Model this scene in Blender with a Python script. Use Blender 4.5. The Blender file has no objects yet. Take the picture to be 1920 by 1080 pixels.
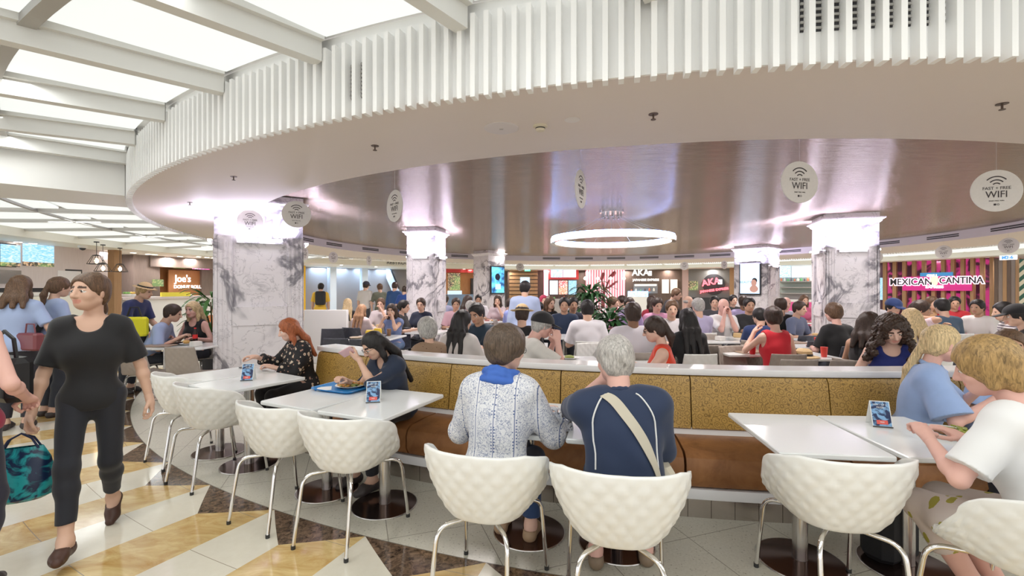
import bpy, math, random
import numpy as np
from mathutils import Vector, Matrix
random.seed(7)
S = bpy.context.scene
COL = S.collection
# ---------------------------------------------------------------- camera, world, exposure
F, EYE = 853.0, 1.58            # focal length in pixels of the 1920 px frame, eye height
cam = bpy.data.objects.new('camera', bpy.data.cameras.new('camera'))
COL.objects.link(cam)
cam.location = (0, 0, EYE); cam.rotation_euler = (math.pi/2, 0, 0)
cam.data.sensor_width = 36; cam.data.lens = F/1920*36; cam.data.clip_start = .05; cam.data.clip_end = 200
S.camera = cam
w = bpy.data.worlds.new('world'); S.world = w; w.use_nodes = True
w.node_tree.nodes['Background'].inputs[0].default_value = (.985, .99, 1, 1)
w.node_tree.nodes['Background'].inputs[1].default_value = .85
S.view_settings.view_transform = 'Standard'; S.view_settings.look = 'None'
S.view_settings.exposure = .70; S.view_settings.gamma = 1; S.view_settings.use_curve_mapping = False
S.cycles.max_bounces = 7; S.cycles.diffuse_bounces = 4; S.cycles.glossy_bounces = 4
S.cycles.sample_clamp_indirect = 6; S.cycles.use_denoising = True
CX, CY = 2.75, 12.0             # centre of the round food court
R_OUT, R_IN = 9.85, 8.35        # ring soffit radii

def G(px, py, z=0.0):           # photo pixel on the level z
    Y = F*(EYE-z)/(py-540.0); return ((px-960)/F*Y, Y)
def at(px, Y): return ((px-960)/F*Y, Y)
def PC(r, th):                  # polar about the court centre, 0 towards the viewer, + to the right
    t = math.radians(th); return (CX+r*math.sin(t), CY-r*math.cos(t))
def pol(x, y):
    return math.hypot(x-CX, y-CY), math.degrees(math.atan2(x-CX, -(y-CY)))
def ray_phi(px, r):             # far hit of a view ray on the circle of radius r: theta
    m = (px-960)/F; a = m*m+1; b = -2*(m*CX+CY); c = CX*CX+CY*CY-r*r
    Y = (-b+math.sqrt(max(0, b*b-4*a*c)))/(2*a); return pol(m*Y, Y)[1], Y
def ray_near(px, r):
    m = (px-960)/F; a = m*m+1; b = -2*(m*CX+CY); c = CX*CX+CY*CY-r*r
    Y = (-b-math.sqrt(max(0, b*b-4*a*c)))/(2*a); return pol(m*Y, Y)[1], Y

def area(name, loc, rot, size, power, color=(1, 1, 1), size_y=None, spread=None):
    l = bpy.data.lights.new(name, 'AREA'); l.energy = power; l.color = color; l.size = size
    if size_y: l.shape = 'RECTANGLE'; l.size_y = size_y
    else: l.shape = 'DISK'
    if spread: l.spread = math.radians(spread)
    o = bpy.data.objects.new(name, l); COL.objects.link(o); o.location = loc; o.rotation_euler = rot
    return o
# light of the panels and stall downlights; added ambient fill under the metal ceiling
for th, r, z, p in ([(t, 11.0, 3.17, 6) for t in range(-46, 60, 10)] + [(t, 12.2, 3.17, 9) for t in range(-46, 60, 10)] + [(t, 11.2, 2.76, 7) for t in range(-118, -58, 12)] + [(t, 11.4, 2.76, 12) for t in range(66, 240, 14)] + [(t, 6.3, 2.94, 30) for t in range(-180, 180, 30)]
                    + [(t, 3.2, 2.94, 30) for t in range(-180, 180, 60)] + [(t, 14.3, 2.58, 13) for t in range(-120, -79, 9)] + [(t, 14.3, 2.58, 13) for t in range(84, 279, 9)]):
    x, y = PC(r, th); area('ceiling_light_and_fill', (x, y, z), (0, 0, 0), .9 if r > 10 and r < 13 else .35, p, (.98, 1, .99) if 10 < r < 13 else (1, .93, .9), spread=170)
# ---------------------------------------------------------------- tags and mesh helpers
def tag(o, label=None, cat=None, group=None, kind=None):
    if label: o['label'] = label
    if cat: o['category'] = cat
    if group: o['group'] = group
    if kind: o['kind'] = kind
    return o
def empty(name, loc=(0, 0, 0), rz=0.0, label=None, cat=None, group=None):
    o = bpy.data.objects.new(name, None); COL.objects.link(o); o.empty_display_size = .1
    o.location = loc; o.rotation_euler = (0, 0, math.radians(rz)); return tag(o, label, cat, group)
def np_mesh(name, V, Fc, smooth=True, cols=None):
    V = np.asarray(V, np.float32); me = bpy.data.meshes.new(name)
    me.vertices.add(len(V)); me.vertices.foreach_set('co', V.ravel())
    n = len(Fc); k = Fc.shape[1]
    me.loops.add(n*k); me.loops.foreach_set('vertex_index', Fc.astype(np.int32).ravel())
    me.polygons.add(n); me.polygons.foreach_set('loop_start', np.arange(0, n*k, k, dtype=np.int32))
    me.polygons.foreach_set('loop_total', np.full(n, k, np.int32))
    me.polygons.foreach_set('use_smooth', np.full(n, smooth))
    if cols is not None:
        a = me.color_attributes.new('Col', 'FLOAT_COLOR', 'POINT')
        a.data.foreach_set('color', np.hstack([cols, np.ones((len(cols), 1))]).astype(np.float32).ravel())
    me.update(calc_edges=True); return me
class MB:
    def __init__(s): s.v = []; s.f = []; s.sm = []
    def add(s, vs, fs, M=None, smooth=False):
        b = len(s.v)
        for p in vs:
            s.v.append(tuple(M @ Vector(p)) if M is not None else tuple(p))
        for f in fs: s.f.append([i+b for i in f]); s.sm.append(smooth)
        return s
    def box(s, x0, x1, y0, y1, z0, z1, M=None):
        vs = [(x, y, z) for z in (z0, z1) for y in (y0, y1) for x in (x0, x1)]
        return s.add(vs, [(0, 2, 3, 1), (4, 5, 7, 6), (0, 1, 5, 4), (2, 6, 7, 3), (0, 4, 6, 2), (1, 3, 7, 5)], M)
    def rbox(s, x0, x1, y0, y1, z0, z1, b=.01, M=None):   # box with chamfered upright and rim edges
        def ring(i, z): return [(x0+i+b, y0+i, z), (x1-i-b, y0+i, z), (x1-i, y0+i+b, z), (x1-i, y1-i-b, z), (x1-i-b, y1-i, z), (x0+i+b, y1-i, z), (x0+i, y1-i-b, z), (x0+i, y0+i+b, z)]
        rs = [ring(b*.6, z0), ring(0, z0+b), ring(0, z1-b), ring(b*.6, z1)]
        fs = [tuple(reversed(range(8))), tuple(range(24, 32))]
        for k in range(3):
            for i in range(8): j = (i+1) % 8; fs.append((k*8+i, k*8+j, k*8+8+j, k*8+8+i))
        return s.add([p for r in rs for p in r], fs, M)
    def lathe(s, prof, n=24, M=None, smooth=True, cap=True):
        vs = []; fs = []
        for r, z in prof:
            for i in range(n): a = 2*math.pi*i/n; vs.append((r*math.cos(a), r*math.sin(a), z))
        for k in range(len(prof)-1):
            for i in range(n): j = (i+1) % n; fs.append((k*n+i, k*n+j, k*n+n+j, k*n+n+i))
        s.add(vs, fs, M, smooth)
        if cap:
            m = len(s.v)-len(vs); s.f += [[m+i for i in reversed(range(n))], [m+(len(prof)-1)*n+i for i in range(n)]]; s.sm += [False, False]
        return s
    def tube(s, pts, rad, n=8, M=None, closed=False):
        P = [Vector(p) for p in pts]; m = len(P); vs = []; fs = []; up = None
        for i, p in enumerate(P):
            t = (P[(i+1) % m]-P[i-1]) if closed else (P[min(i+1, m-1)]-P[max(i-1, 0)])
            t.normalize()
            if up is None: up = Vector((0, 0, 1)) if abs(t.z) < .9 else Vector((1, 0, 0))
            a = t.cross(up); a.normalize(); b = a.cross(t); b.normalize(); up = b
            r = rad[i] if isinstance(rad, (list, tuple)) else rad
            for k in range(n): g = 2*math.pi*k/n; vs.append(p+a*(r*math.cos(g))+b*(r*math.sin(g)))
        for i in range(m if closed else m-1):
            i2 = (i+1) % m
            for k in range(n): k2 = (k+1) % n; fs.append((i*n+k, i*n+k2, i2*n+k2, i2*n+k))
        if not closed: fs += [tuple(reversed(range(n))), tuple((m-1)*n+k for k in range(n))]
        return s.add(vs, fs, M, True)
    def prism(s, poly, z0, z1, M=None):          # outline in x,y; extruded in z
        n = len(poly); vs = [(x, y, z0) for x, y in poly]+[(x, y, z1) for x, y in poly]
        fs = [tuple(reversed(range(n))), tuple(range(n, 2*n))]+[(i, (i+1) % n, n+(i+1) % n, n+i) for i in range(n)]
        return s.add(vs, fs, M)
    def arc(s, prof, th0, th1, n, closed=False, smooth=True):   # (r,z) loop swept about the court centre
        m = len(prof); vs = []; fs = []; k = n if closed else n+1
        for i in range(k):
            th = th0+(th1-th0)*i/n
            for r, z in prof: x, y = PC(r, th); vs.append((x, y, z))
        for i in range(n):
            i2 = (i+1) % k
            for j in range(m): j2 = (j+1) % m; fs.append((i*m+j, i2*m+j, i2*m+j2, i*m+j2))
        if not closed: fs += [tuple(range(m)), tuple(n*m+j for j in reversed(range(m)))]
        return s.add(vs, fs, None, smooth)
    def build(s, name, m, parent=None, loc=None, rz=None, flip=False):
        me = bpy.data.meshes.new(name); me.from_pydata(s.v, [], s.f); me.polygons.foreach_set('use_smooth', s.sm)
        if flip: me.flip_normals()
        me.validate(); me.update()
        if any(s.sm): me.set_sharp_from_angle(angle=math.radians(38))
        me.materials.append(m); o = bpy.data.objects.new(name, me); COL.objects.link(o)
        if parent: o.parent = parent
        if loc is not None: o.location = loc
        if rz is not None: o.rotation_euler = (0, 0, math.radians(rz))
        return o
def obj(name, me, m, parent=None):
    if m is not None: me.materials.append(m)
    o = bpy.data.objects.new(name, me); COL.objects.link(o)
    if parent: o.parent = parent
    return o
def kids(o): return [c for c in bpy.data.objects if c.parent is o]
def proto_tree(o): return (o, [proto_tree(c) for c in kids(o)])
def copy_tree(t, parent=None):
    o, ch = t; c = o.copy(); COL.objects.link(c); c.parent = parent
    for x in ch: copy_tree(x, c)
    return c
def T(x=0, y=0, z=0, rz=0, rx=0, ry=0):
    return Matrix.Translation((x, y, z)) @ Matrix.Rotation(math.radians(rz), 4, 'Z') @ Matrix.Rotation(math.radians(ry), 4, 'Y') @ Matrix.Rotation(math.radians(rx), 4, 'X')
def text(s, size, m, parent, loc, rot=(math.pi/2, 0, 0), ext=.004, name='lettering', align='CENTER', sx=1, off=0):
    cu = bpy.data.curves.new(name, 'FONT'); cu.body = s; cu.size = size; cu.extrude = ext; cu.align_x = align; cu.align_y = 'CENTER'; cu.resolution_u = 3
    cu.offset = off
    cu.materials.append(m); o = bpy.data.objects.new(name, cu); COL.objects.link(o); o.parent = parent
    o.location = loc; o.rotation_euler = rot; o.scale = (sx, 1, 1); return o
def solidify_texts():
    dg = bpy.context.evaluated_depsgraph_get(); cache = {}
    for o in [q for q in bpy.data.objects if q.type == 'FONT']:
        k = o.data.name
        if k not in cache: cache[k] = bpy.data.meshes.new_from_object(o.evaluated_get(dg)); cache[k].name = 'lettering'
        n = o.name; o.name = 'old'; c = bpy.data.objects.new(n, cache[k]); COL.objects.link(c); c.parent = o.parent; c.matrix_parent_inverse = o.matrix_parent_inverse.copy(); c.location = o.location; c.rotation_euler = o.rotation_euler; c.scale = o.scale
        bpy.data.objects.remove(o)
# ---------------------------------------------------------------- materials
class NT:
    def __init__(s, name):
        s.m = bpy.data.materials.new(name); s.m.use_nodes = True; s.t = s.m.node_tree
        s.b = s.t.nodes['Principled BSDF']; s.x = 0
    def n(s, ty, **kw):
        d = s.t.nodes.new(ty)
        for k, v in kw.items():
            if k.startswith('i_'):
                key = k[2:]; key = int(key) if key.isdigit() else key.replace('_', ' ')
                if hasattr(v, 'is_output'): s.t.links.new(v, d.inputs[key])
                else: d.inputs[key].default_value = v
            else: setattr(d, k, v)
        return d
    def math(s, op, a, b=None, c=None):
        d = s.t.nodes.new('ShaderNodeMath'); d.operation = op
        for i, v in enumerate((a, b, c)):
            if v is None: continue
            if hasattr(v, 'is_output'): s.t.links.new(v, d.inputs[i])
            else: d.inputs[i].default_value = v
        return d.outputs[0]
    def mix(s, f, a, b):
        d = s.t.nodes.new('ShaderNodeMix'); d.data_type = 'RGBA'
        for i, v in ((0, f), (6, a), (7, b)):
            if hasattr(v, 'is_output'): s.t.links.new(v, d.inputs[i])
            else: d.inputs[i].default_value = v if i == 0 else (*v[:3], 1)
        return d.outputs[2]
    def ramp(s, f, pts):
        d = s.t.nodes.new('ShaderNodeValToRGB'); s.t.links.new(f, d.inputs[0]); e = d.color_ramp.elements
        while len(e) < len(pts): e.new(.5)
        for i, (p, c) in enumerate(pts): e[i].position = p; e[i].color = (*c[:3], 1) if not isinstance(c, (int, float)) else (c, c, c, 1)
        return d.outputs[0]
    def obj(s): return s.n('ShaderNodeTexCoord').outputs['Object']
    def scale(s, vec, sc):
        return s.n('ShaderNodeMapping', i_0=vec, i_3=sc).outputs[0]
    def noise(s, vec, scale, detail=4, rough=.5, dist=0):
        d = s.n('ShaderNodeTexNoise', i_Scale=scale, i_Detail=detail, i_Roughness=rough, i_Distortion=dist)
        if vec is not None: s.t.links.new(vec, d.inputs['Vector'])
        return d.outputs[0]
    def bump(s, h, strength=.3, dist=.01):
        d = s.n('ShaderNodeBump', i_Strength=strength, i_Distance=dist, i_Height=h); s.t.links.new(d.outputs[0], s.b.inputs['Normal'])
    def set(s, **kw):
        for k, v in kw.items():
            i = s.b.inputs[{'color': 'Base Color', 'rough': 'Roughness', 'metal': 'Metallic', 'emit': 'Emission Color', 'es': 'Emission Strength', 'spec': 'Specular IOR Level', 'trans': 'Transmission Weight', 'sheen': 'Sheen Weight', 'sss': 'Subsurface Weight', 'coat': 'Coat Weight', 'alpha': 'Alpha'}[k]]
            if hasattr(v, 'is_output'): s.t.links.new(v, i)
            else: i.default_value = (*v[:3], 1) if isinstance(v, (tuple, list)) else v
        return s.m
_mc = {}
def mat(name, color, rough=.5, metal=0, **kw):
    key = (name, color, rough, metal, tuple(sorted(kw.items())))
    if key not in _mc:
        t = NT(name); var = kw.pop('var', 0)
        if var:
            n = t.noise(t.obj(), kw.pop('vs', 30), 3); c = t.mix(n, tuple(x*(1-var) for x in color), tuple(min(1, x*(1+var)) for x in color))
            t.set(color=c, rough=rough, metal=metal, **kw)
        else: t.set(color=color, rough=rough, metal=metal, **kw)
        _mc[key] = t.m
    return _mc[key]
def emis(name, color, st): return mat(name, tuple(c*.3 for c in color), .6, 0, emit=color, es=st)

def m_marble(name, base, vein, sc=1.0, band=.035):
    t = NT(name); v = t.obj()
    n = t.noise(v, 1.1*sc, 5, .55, 1.6); d = t.math('ABSOLUTE', t.math('SUBTRACT', n, .5))
    big = t.ramp(d, [(0, 1), (band*.6, .75), (band, .18), (band*2.0, 0)])
    n2 = t.noise(v, 4.5*sc, 4, .6, 1.2); d2 = t.math('ABSOLUTE', t.math('SUBTRACT', n2, .47)); fine = t.ramp(d2, [(0, .45), (.02, 0)])
    m = t.noise(v, 1.7*sc, 2); gate = t.ramp(m, [(.43, 0), (.53, 1)])
    f = t.math('MAXIMUM', t.math('MULTIPLY', big, gate), fine)
    cl = t.mix(t.noise(v, 2.2*sc, 3), tuple(c*.9 for c in base), base)
    t.set(color=t.mix(f, cl, vein), rough=.22); return t.m
M = {}
M['white'] = mat('white_paint', (.83, .83, .81), .5)
M['soffit'] = mat('soffit_paint', (.76, .69, .64), .55)
M['cream'] = mat('cream_paint', (.84, .84, .76), .5)
M['beam'] = mat('beam_paint', (.72, .72, .70), .5)
M['panel'] = emis('luminous_panel', (.965, 1, .972), .52)
M['slat'] = mat('slat_paint', (.93, .93, .92), .45)
M['grey'] = mat('bar_grey', (.42, .41, .39), .5)
M['dark'] = mat('dark_grey', (.035, .035, .04), .5)
M['black'] = mat('black', (.012, .012, .014), .5)
M['steel'] = mat('brushed_steel', (.62, .60, .58), .24, 1.0)
M['chrome'] = mat('chrome', (.78, .77, .76), .09, 1.0)
M['marble'] = m_marble('column_marble', (.90, .87, .90), (.24, .23, .26), .8, .034)
M['wtop'] = mat('white_laminate', (.84, .86, .86), .16)
M['plastic'] = mat('white_shell_plastic', (.85, .85, .82), .32)
M['taupe'] = mat('taupe_shell_plastic', (.36, .31, .27), .4)
M['slate'] = mat('slate_shell_plastic', (.06, .065, .085), .4)
M['capwhite'] = mat('white_ledge', (.88, .88, .89), .15)
# ---------------------------------------------------------------- floor
def floor_mat():
    t = NT('polished_stone_floor'); v = t.obj()
    sp = t.n('ShaderNodeSeparateXYZ', i_0=v); X = t.math('SUBTRACT', sp.outputs[0], CX); Y = t.math('SUBTRACT', sp.outputs[1], CY)
    r = t.math('SQRT', t.math('ADD', t.math('MULTIPLY', X, X), t.math('MULTIPLY', Y, Y)))
    th = t.math('MULTIPLY', t.math('ARCTAN2', X, t.math('MULTIPLY', Y, -1)), 180/math.pi)
    q = t.math('DIVIDE', t.math('ADD', th, 26.9+360), 360/74.0); u = t.math('FRACT', q)
    tent = t.math('SUBTRACT', 1, t.math('ABSOLUTE', t.math('SUBTRACT', t.math('MULTIPLY', u, 2), 1)))
    rt = t.math('ADD', 9.82, t.math('MULTIPLY', tent, .29))
    inner = t.math('LESS_THAN', r, 9.82); tri = t.math('LESS_THAN', r, rt); yel = t.math('GREATER_THAN', u, .5)
    far = t.math('GREATER_THAN', r, 12.9)
    # stones
    n1 = t.noise(t.scale(v, (1, 2.2, 1)), 3.2, 8, .68, 1.2); n2 = t.noise(v, 16, 6, .7)
    cream = t.mix(n2, (.66, .61, .50), (.76, .72, .62))
    yellow = t.mix(t.ramp(n1, [(.30, 0), (.72, 1)]), (.46, .26, .07), (.76, .60, .30))
    nd = t.noise(v, 24, 8, .75, .9); dark = t.mix(t.ramp(nd, [(.38, 0), (.66, 1)]), (.030, .019, .014), (.26, .17, .11))
    vo = t.n('ShaderNodeTexVoronoi', i_Scale=42.0); t.t.links.new(v, vo.inputs[0])
    ter = t.mix(t.ramp(vo.outputs['Distance'], [(.12, 1), (.26, 0)]), (.55, .53, .45), (.27, .25, .20))
    ter = t.mix(t.ramp(t.noise(v, 70, 3), [(.40, 0), (.62, 1)]), ter, (.60, .58, .50))
    # joints
    rj = t.math('LESS_THAN', t.math('ABSOLUTE', t.math('SUBTRACT', t.math('FRACT', t.math('DIVIDE', t.math('ADD', r, t.math('MULTIPLY', yel, .42)), .83)), .5)), .0024)
    def grid(c): return t.math('LESS_THAN', t.math('ABSOLUTE', t.math('SUBTRACT', t.math('FRACT', t.math('DIVIDE', c, .60)), .5)), .0042)
    ca, sa = math.cos(.33), math.sin(.33)
    gx = t.math('ADD', t.math('MULTIPLY', X, ca), t.math('MULTIPLY', Y, sa)); gy = t.math('SUBTRACT', t.math('MULTIPLY', Y, ca), t.math('MULTIPLY', X, sa))
    gj = t.math('MAXIMUM', grid(gx), grid(gy))
    c = t.mix(yel, cream, yellow); c = t.mix(rj, c, (.30, .25, .18)); c = t.mix(far, c, cream)
    c = t.mix(tri, c, dark); c = t.mix(inner, c, t.mix(gj, ter, (.22, .20, .16)))
    edge = t.math('LESS_THAN', t.math('ABSOLUTE', t.math('SUBTRACT', r, 9.82)), .004); c = t.mix(edge, c, (.16, .14, .11))
    ro = t.math('ADD', .10, t.math('MULTIPLY', inner, .20))
    return t.set(color=c, rough=ro, spec=.55)
fl = MB(); fl.lathe([(.01, 0), (19.5, 0)], 96, T(CX, CY), smooth=False, cap=False)
tag(fl.build('floor', floor_mat()), kind='structure')
TANX = 0.0
# ---------------------------------------------------------------- ring soffit, fascia and metal ceiling
b = MB(); b.arc([(R_IN, 2.78), (R_OUT-.05, 2.705), (R_OUT-.05, 2.74), (R_IN+.04, 2.82)], 0, 360, 180, True)
tag(b.build('ceiling', M['soffit']), kind='structure')
b = MB(); b.arc([(R_IN, 2.78), (R_IN+.04, 2.78), (R_IN+.04, 3.03), (R_IN, 3.03)], 0, 360, 180, True)
tag(b.build('trim_1', mat('lilac_white_paint', (.74, .70, .76), .45)), kind='structure')
b = MB(); b.arc([(R_OUT-.06, 2.71), (R_OUT-.045, 2.71), (R_OUT-.045, 3.24), (R_OUT-.06, 3.24)], 0, 360, 240, True)
N = 750
def high(t): t = (t+180) % 360-180; return -52 < t < 62
for i in range(N):
    th = 360/N*i+.2; x, y = PC(R_OUT-.047, th)
    Mx = T(x, y, 0, th)                       # local -y points outward
    b.box(-.0145, .0145, -.062, 0, 2.672, 3.15 if high(th) else 2.80, Mx)
tag(b.build('trim_2', M['slat']), kind='structure')
def metal_ceiling():
    t = NT('brushed_metal_leaf_ceiling'); v = t.obj()
    sp = t.n('ShaderNodeSeparateXYZ', i_0=v)
    a = t.noise(t.scale(v, (.8, 9, 1)), 2.2, 6, .72, .6); c2 = t.noise(t.scale(v, (2.2, 26, 1)), 2.0, 3, .6)
    h = t.math('ADD', a, t.math('MULTIPLY', c2, .5)); t.bump(h, 1.0, .06)
    col = t.mix(t.noise(t.scale(v, (1, 9, 1)), 3, 4), (.22, .17, .14), (.50, .41, .36))
    tg = t.n('ShaderNodeCombineXYZ', i_0=TANX, i_1=1.0-TANX); t.t.links.new(tg.outputs[0], t.b.inputs['Tangent']); t.b.inputs['Anisotropic'].default_value = .96
    return t.set(color=col, rough=.20, metal=1.0)
b = MB(); b.lathe([(.01, 3.0), (R_IN+.03, 3.0), (R_IN+.03, 3.04)], 120, T(CX, CY), smooth=False, cap=False)
tag(b.build('ceiling', metal_ceiling(), flip=True), kind='structure')
# upper slab over everything
b = MB(); b.arc([(R_OUT-.06, 3.25), (20, 3.25), (20, 3.35), (R_OUT-.06, 3.35)], -52, 62, 40); b.arc([(R_OUT-.06, 2.83), (20, 2.83), (20, 3.35), (R_OUT-.06, 3.35)], 62, 308, 90)
tag(b.build('ceiling', M['white']), kind='structure')
# outer fascia and low ceiling in front of the shops
b = MB(); pf = lambda zt: [(13.0, 2.62), (13.0, zt), (13.12, zt), (13.12, 2.68), (16.6, 2.68), (16.6, 2.62)]
b.arc(pf(2.84), 62, 305.5, 140); b.arc(pf(3.25), 300, 311, 8)
tag(b.build('trim_3', M['cream']), kind='structure')
# radial bulkhead crossing the lit ceiling at the left
b = MB()
b.arc([(R_OUT+.02, 2.70), (13.05, 2.70), (13.05, 3.25), (R_OUT+.02, 3.25)], -55, -49, 6, smooth=False)
tag(b.build('trim_4', M['white']), kind='structure')
# beams and lit panels
SP = 6.13; beams = [-48.6+SP*k for k in range(0, 12)]; beams2 = [-55.0-SP*k for k in range(0, 11)]
sk = 1.7
def beam_box(th, dz=0.0):
    x0, y0 = PC(R_OUT+.01, th); x1, y1 = PC(13.0, th-(0 if -49 < th < -48 else sk*3.1*.9))
    d = Vector((x1-x0, y1-y0, 0)); L = d.length; a = math.degrees(math.atan2(d.y, d.x)); q = 1 if dz == 0 else .45
    m = MB(); m.box(0, L, -.045*q, .045*q, (3.06 if dz == 0 else 3.16)+dz, 3.245+dz, T(x0, y0, 0, a)); m.box(0, L, -.085*q, .085*q, 3.185+dz, 3.245+dz, T(x0, y0, 0, a))
    tag(m.build('trim_5', M['beam']), kind='structure')
LOW = -.42
for th in beams: beam_box(th if th > -48 else -48.3)
for th in beams2[1:]: beam_box(th, LOW)
b = MB(); b.arc([(10.81, 3.17), (10.89, 3.17), (10.89, 3.24), (10.81, 3.24)], -49, 22, 60); b.arc([(10.81+.4, 3.17+LOW), (10.85+.4, 3.17+LOW), (10.85+.4, 3.24+LOW), (10.81+.4, 3.24+LOW)], -125, -55, 40)
tag(b.build('trim_6', M['grey']), kind='structure')
def lit_panel(t0, t1, r0, r1, label):
    m = MB(); zp = 3.205+(LOW if t0 < -54 else 0); n = 5; vs = []; 
    g0 = .55
    for i in range(n+1):
        u = i/n; 
        for r in (r0, r1):
            dt = -sk*(r-R_OUT)*.9; th = (t0+g0)+(t1-t0-2*g0)*u+dt; x, y = PC(r, th); vs.append((x, y, zp))
    top = [(x, y, zp+.03) for x, y, z in vs]; k = len(vs); fs = []
    for i in range(n):
        a, b_, c, d = 2*i, 2*i+1, 2*i+3, 2*i+2; fs += [(a, b_, c, d), (k+a, k+d, k+c, k+b_), (a, d, k+d, k+a), (b_, k+b_, k+c, c)]
    fs += [(0, k, k+1, 1), (2*n, 2*n+1, k+2*n+1, k+2*n)]
    m.add(vs+top, fs); o = m.build('ceiling_light', M['panel'])
    tag(o, label, 'ceiling light', 'luminous panels of the corridor ceiling')
bs = sorted(beams2+beams)
for i in range(len(bs)-1):
    if bs[i+1]-bs[i] < 6.0 or bs[i+1]-bs[i] > 6.3 or bs[i+1] > 25: continue
    for r0, r1, w_ in ((R_OUT+.03, 10.8, 'beside the slatted ring'), (10.9, 12.95, 'in the outer row')):
        where = 'low lit ceiling behind the bulkhead' if bs[i] < -54 else 'high lit ceiling overhead'
        lit_panel(bs[i], bs[i+1], r0, r1, 'frosted glowing panel %s of the %s' % (w_, where))
for k in range(16):
    t0 = 62+k*8.6
    for r0, r1 in ((R_OUT+.05, 12.9),):
        m = MB(); m.arc([(r0, 2.785), (r1, 2.785), (r1, 2.82), (r0, 2.82)], t0, t0+8, 4); o = m.build('ceiling_light', M['panel'])
        tag(o, 'frosted glowing ceiling panel over the far corridor behind the ring', 'ceiling light', 'luminous panels of the far corridor')
# ---------------------------------------------------------------- columns
def column(px, Yf, width, yaw, ztop, name_label, upw=13, light=True):
    x, y = at(px, Yf); root = empty('marble_column', (x, y, 0), yaw, name_label, 'column', 'marble clad columns')
    h = width/2; s = MB()
    s.box(-h+.03, h-.03, -h+.03, h-.03, 0, ztop)
    pw = width*.2
    for a in range(4):
        R = T(0, 0, 0, 90*a)
        for sx in (-1, 1):
            xa, xb = (-h, -h+pw) if sx < 0 else (h-pw, h)
            s.box(xa, xb, -h, -h+.05, .0, ztop-.62, R)
            for k in range(4):                      # fluting ribs
                c = xa+pw*(k+.5)/4; s.box(c-pw*.07, c+pw*.07, -h-.008, -h, .25, ztop-.7, R)
        s.box(-h+pw, h-pw, -h+.005, -h+.04, .0, 1.02, R)
        s.box(-h+pw-.005, h-pw+.005, -h-.022, -h+.03, 1.02, 1.30, R)
        s.box(-h-.012, h+.012, -h-.012, -h+.05, 0, .12, R)
        s.box(-h*.52, h*.52, -h-.05, -h+.02, ztop-.74, ztop-.69, R)
    s.build('shaft', M['marble'], root)
    c = MB(); z = ztop-.62
    prof = [(h-.005, z), (h-.005, z+.42), (h+.03, z+.45), (h+.035, z+.475), (h+.075, z+.50), (h+.075, z+.525), (h-.0, z+.53), (h-.0, ztop)]
    q = [(-1, -1), (1, -1), (1, 1), (-1, 1)]; vs = [(a*r, b_*r, zz) for r, zz in prof for a, b_ in q]
    fs = [(k*4+i, k*4+(i+1) % 4, k*4+4+(i+1) % 4, k*4+4+i) for k in range(len(prof)-1) for i in range(4)]
    c.add(vs, fs); c.build('capital', M['marble'], root)
    if light:
        lg = MB()
        for a in range(4): lg.box(-h*.5, h*.5, -h-.10, -h-.05, z-.08, z-.05, T(0, 0, 0, 90*a))
        lg.build('uplight', emis('uplight_lens', (.93, .9, 1), 6), root)
        for a in range(4):
            p = T(0, 0, 0, 90*a) @ Vector((0, -h-.16, z-.02)); o = area('capital_uplight_beam', p, (math.pi, 0, math.radians(90*a)), width*.8, upw, (.80, .74, 1), size_y=.08); o.parent = root
    return root
def face_cam(px): return -math.degrees(math.atan((px-960)/F))
column(488, 7.42, 1.19, face_cam(488)+0, 2.99, 'marble column with grey veins left of centre, rising behind the red-haired woman', upw=9)
column(800, 10.9, .70, face_cam(800)-24, 3.0, 'marble column with a brightly lit capital, right of the escalator hall')
COL3 = column(917, 17.6, .86, face_cam(917)+42, 3.0, 'distant marble column carrying the blue portrait screen', light=False)
COL5 = column(1419, 15.4, 1.06, face_cam(1419)-20, 3.0, 'distant marble column carrying the pale portrait screen with a smiling face')
column(1582, 9.0, .86, face_cam(1582)+18, 3.0, 'marble column with veined face and lit capital, left of the Mexican grill front')
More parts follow.
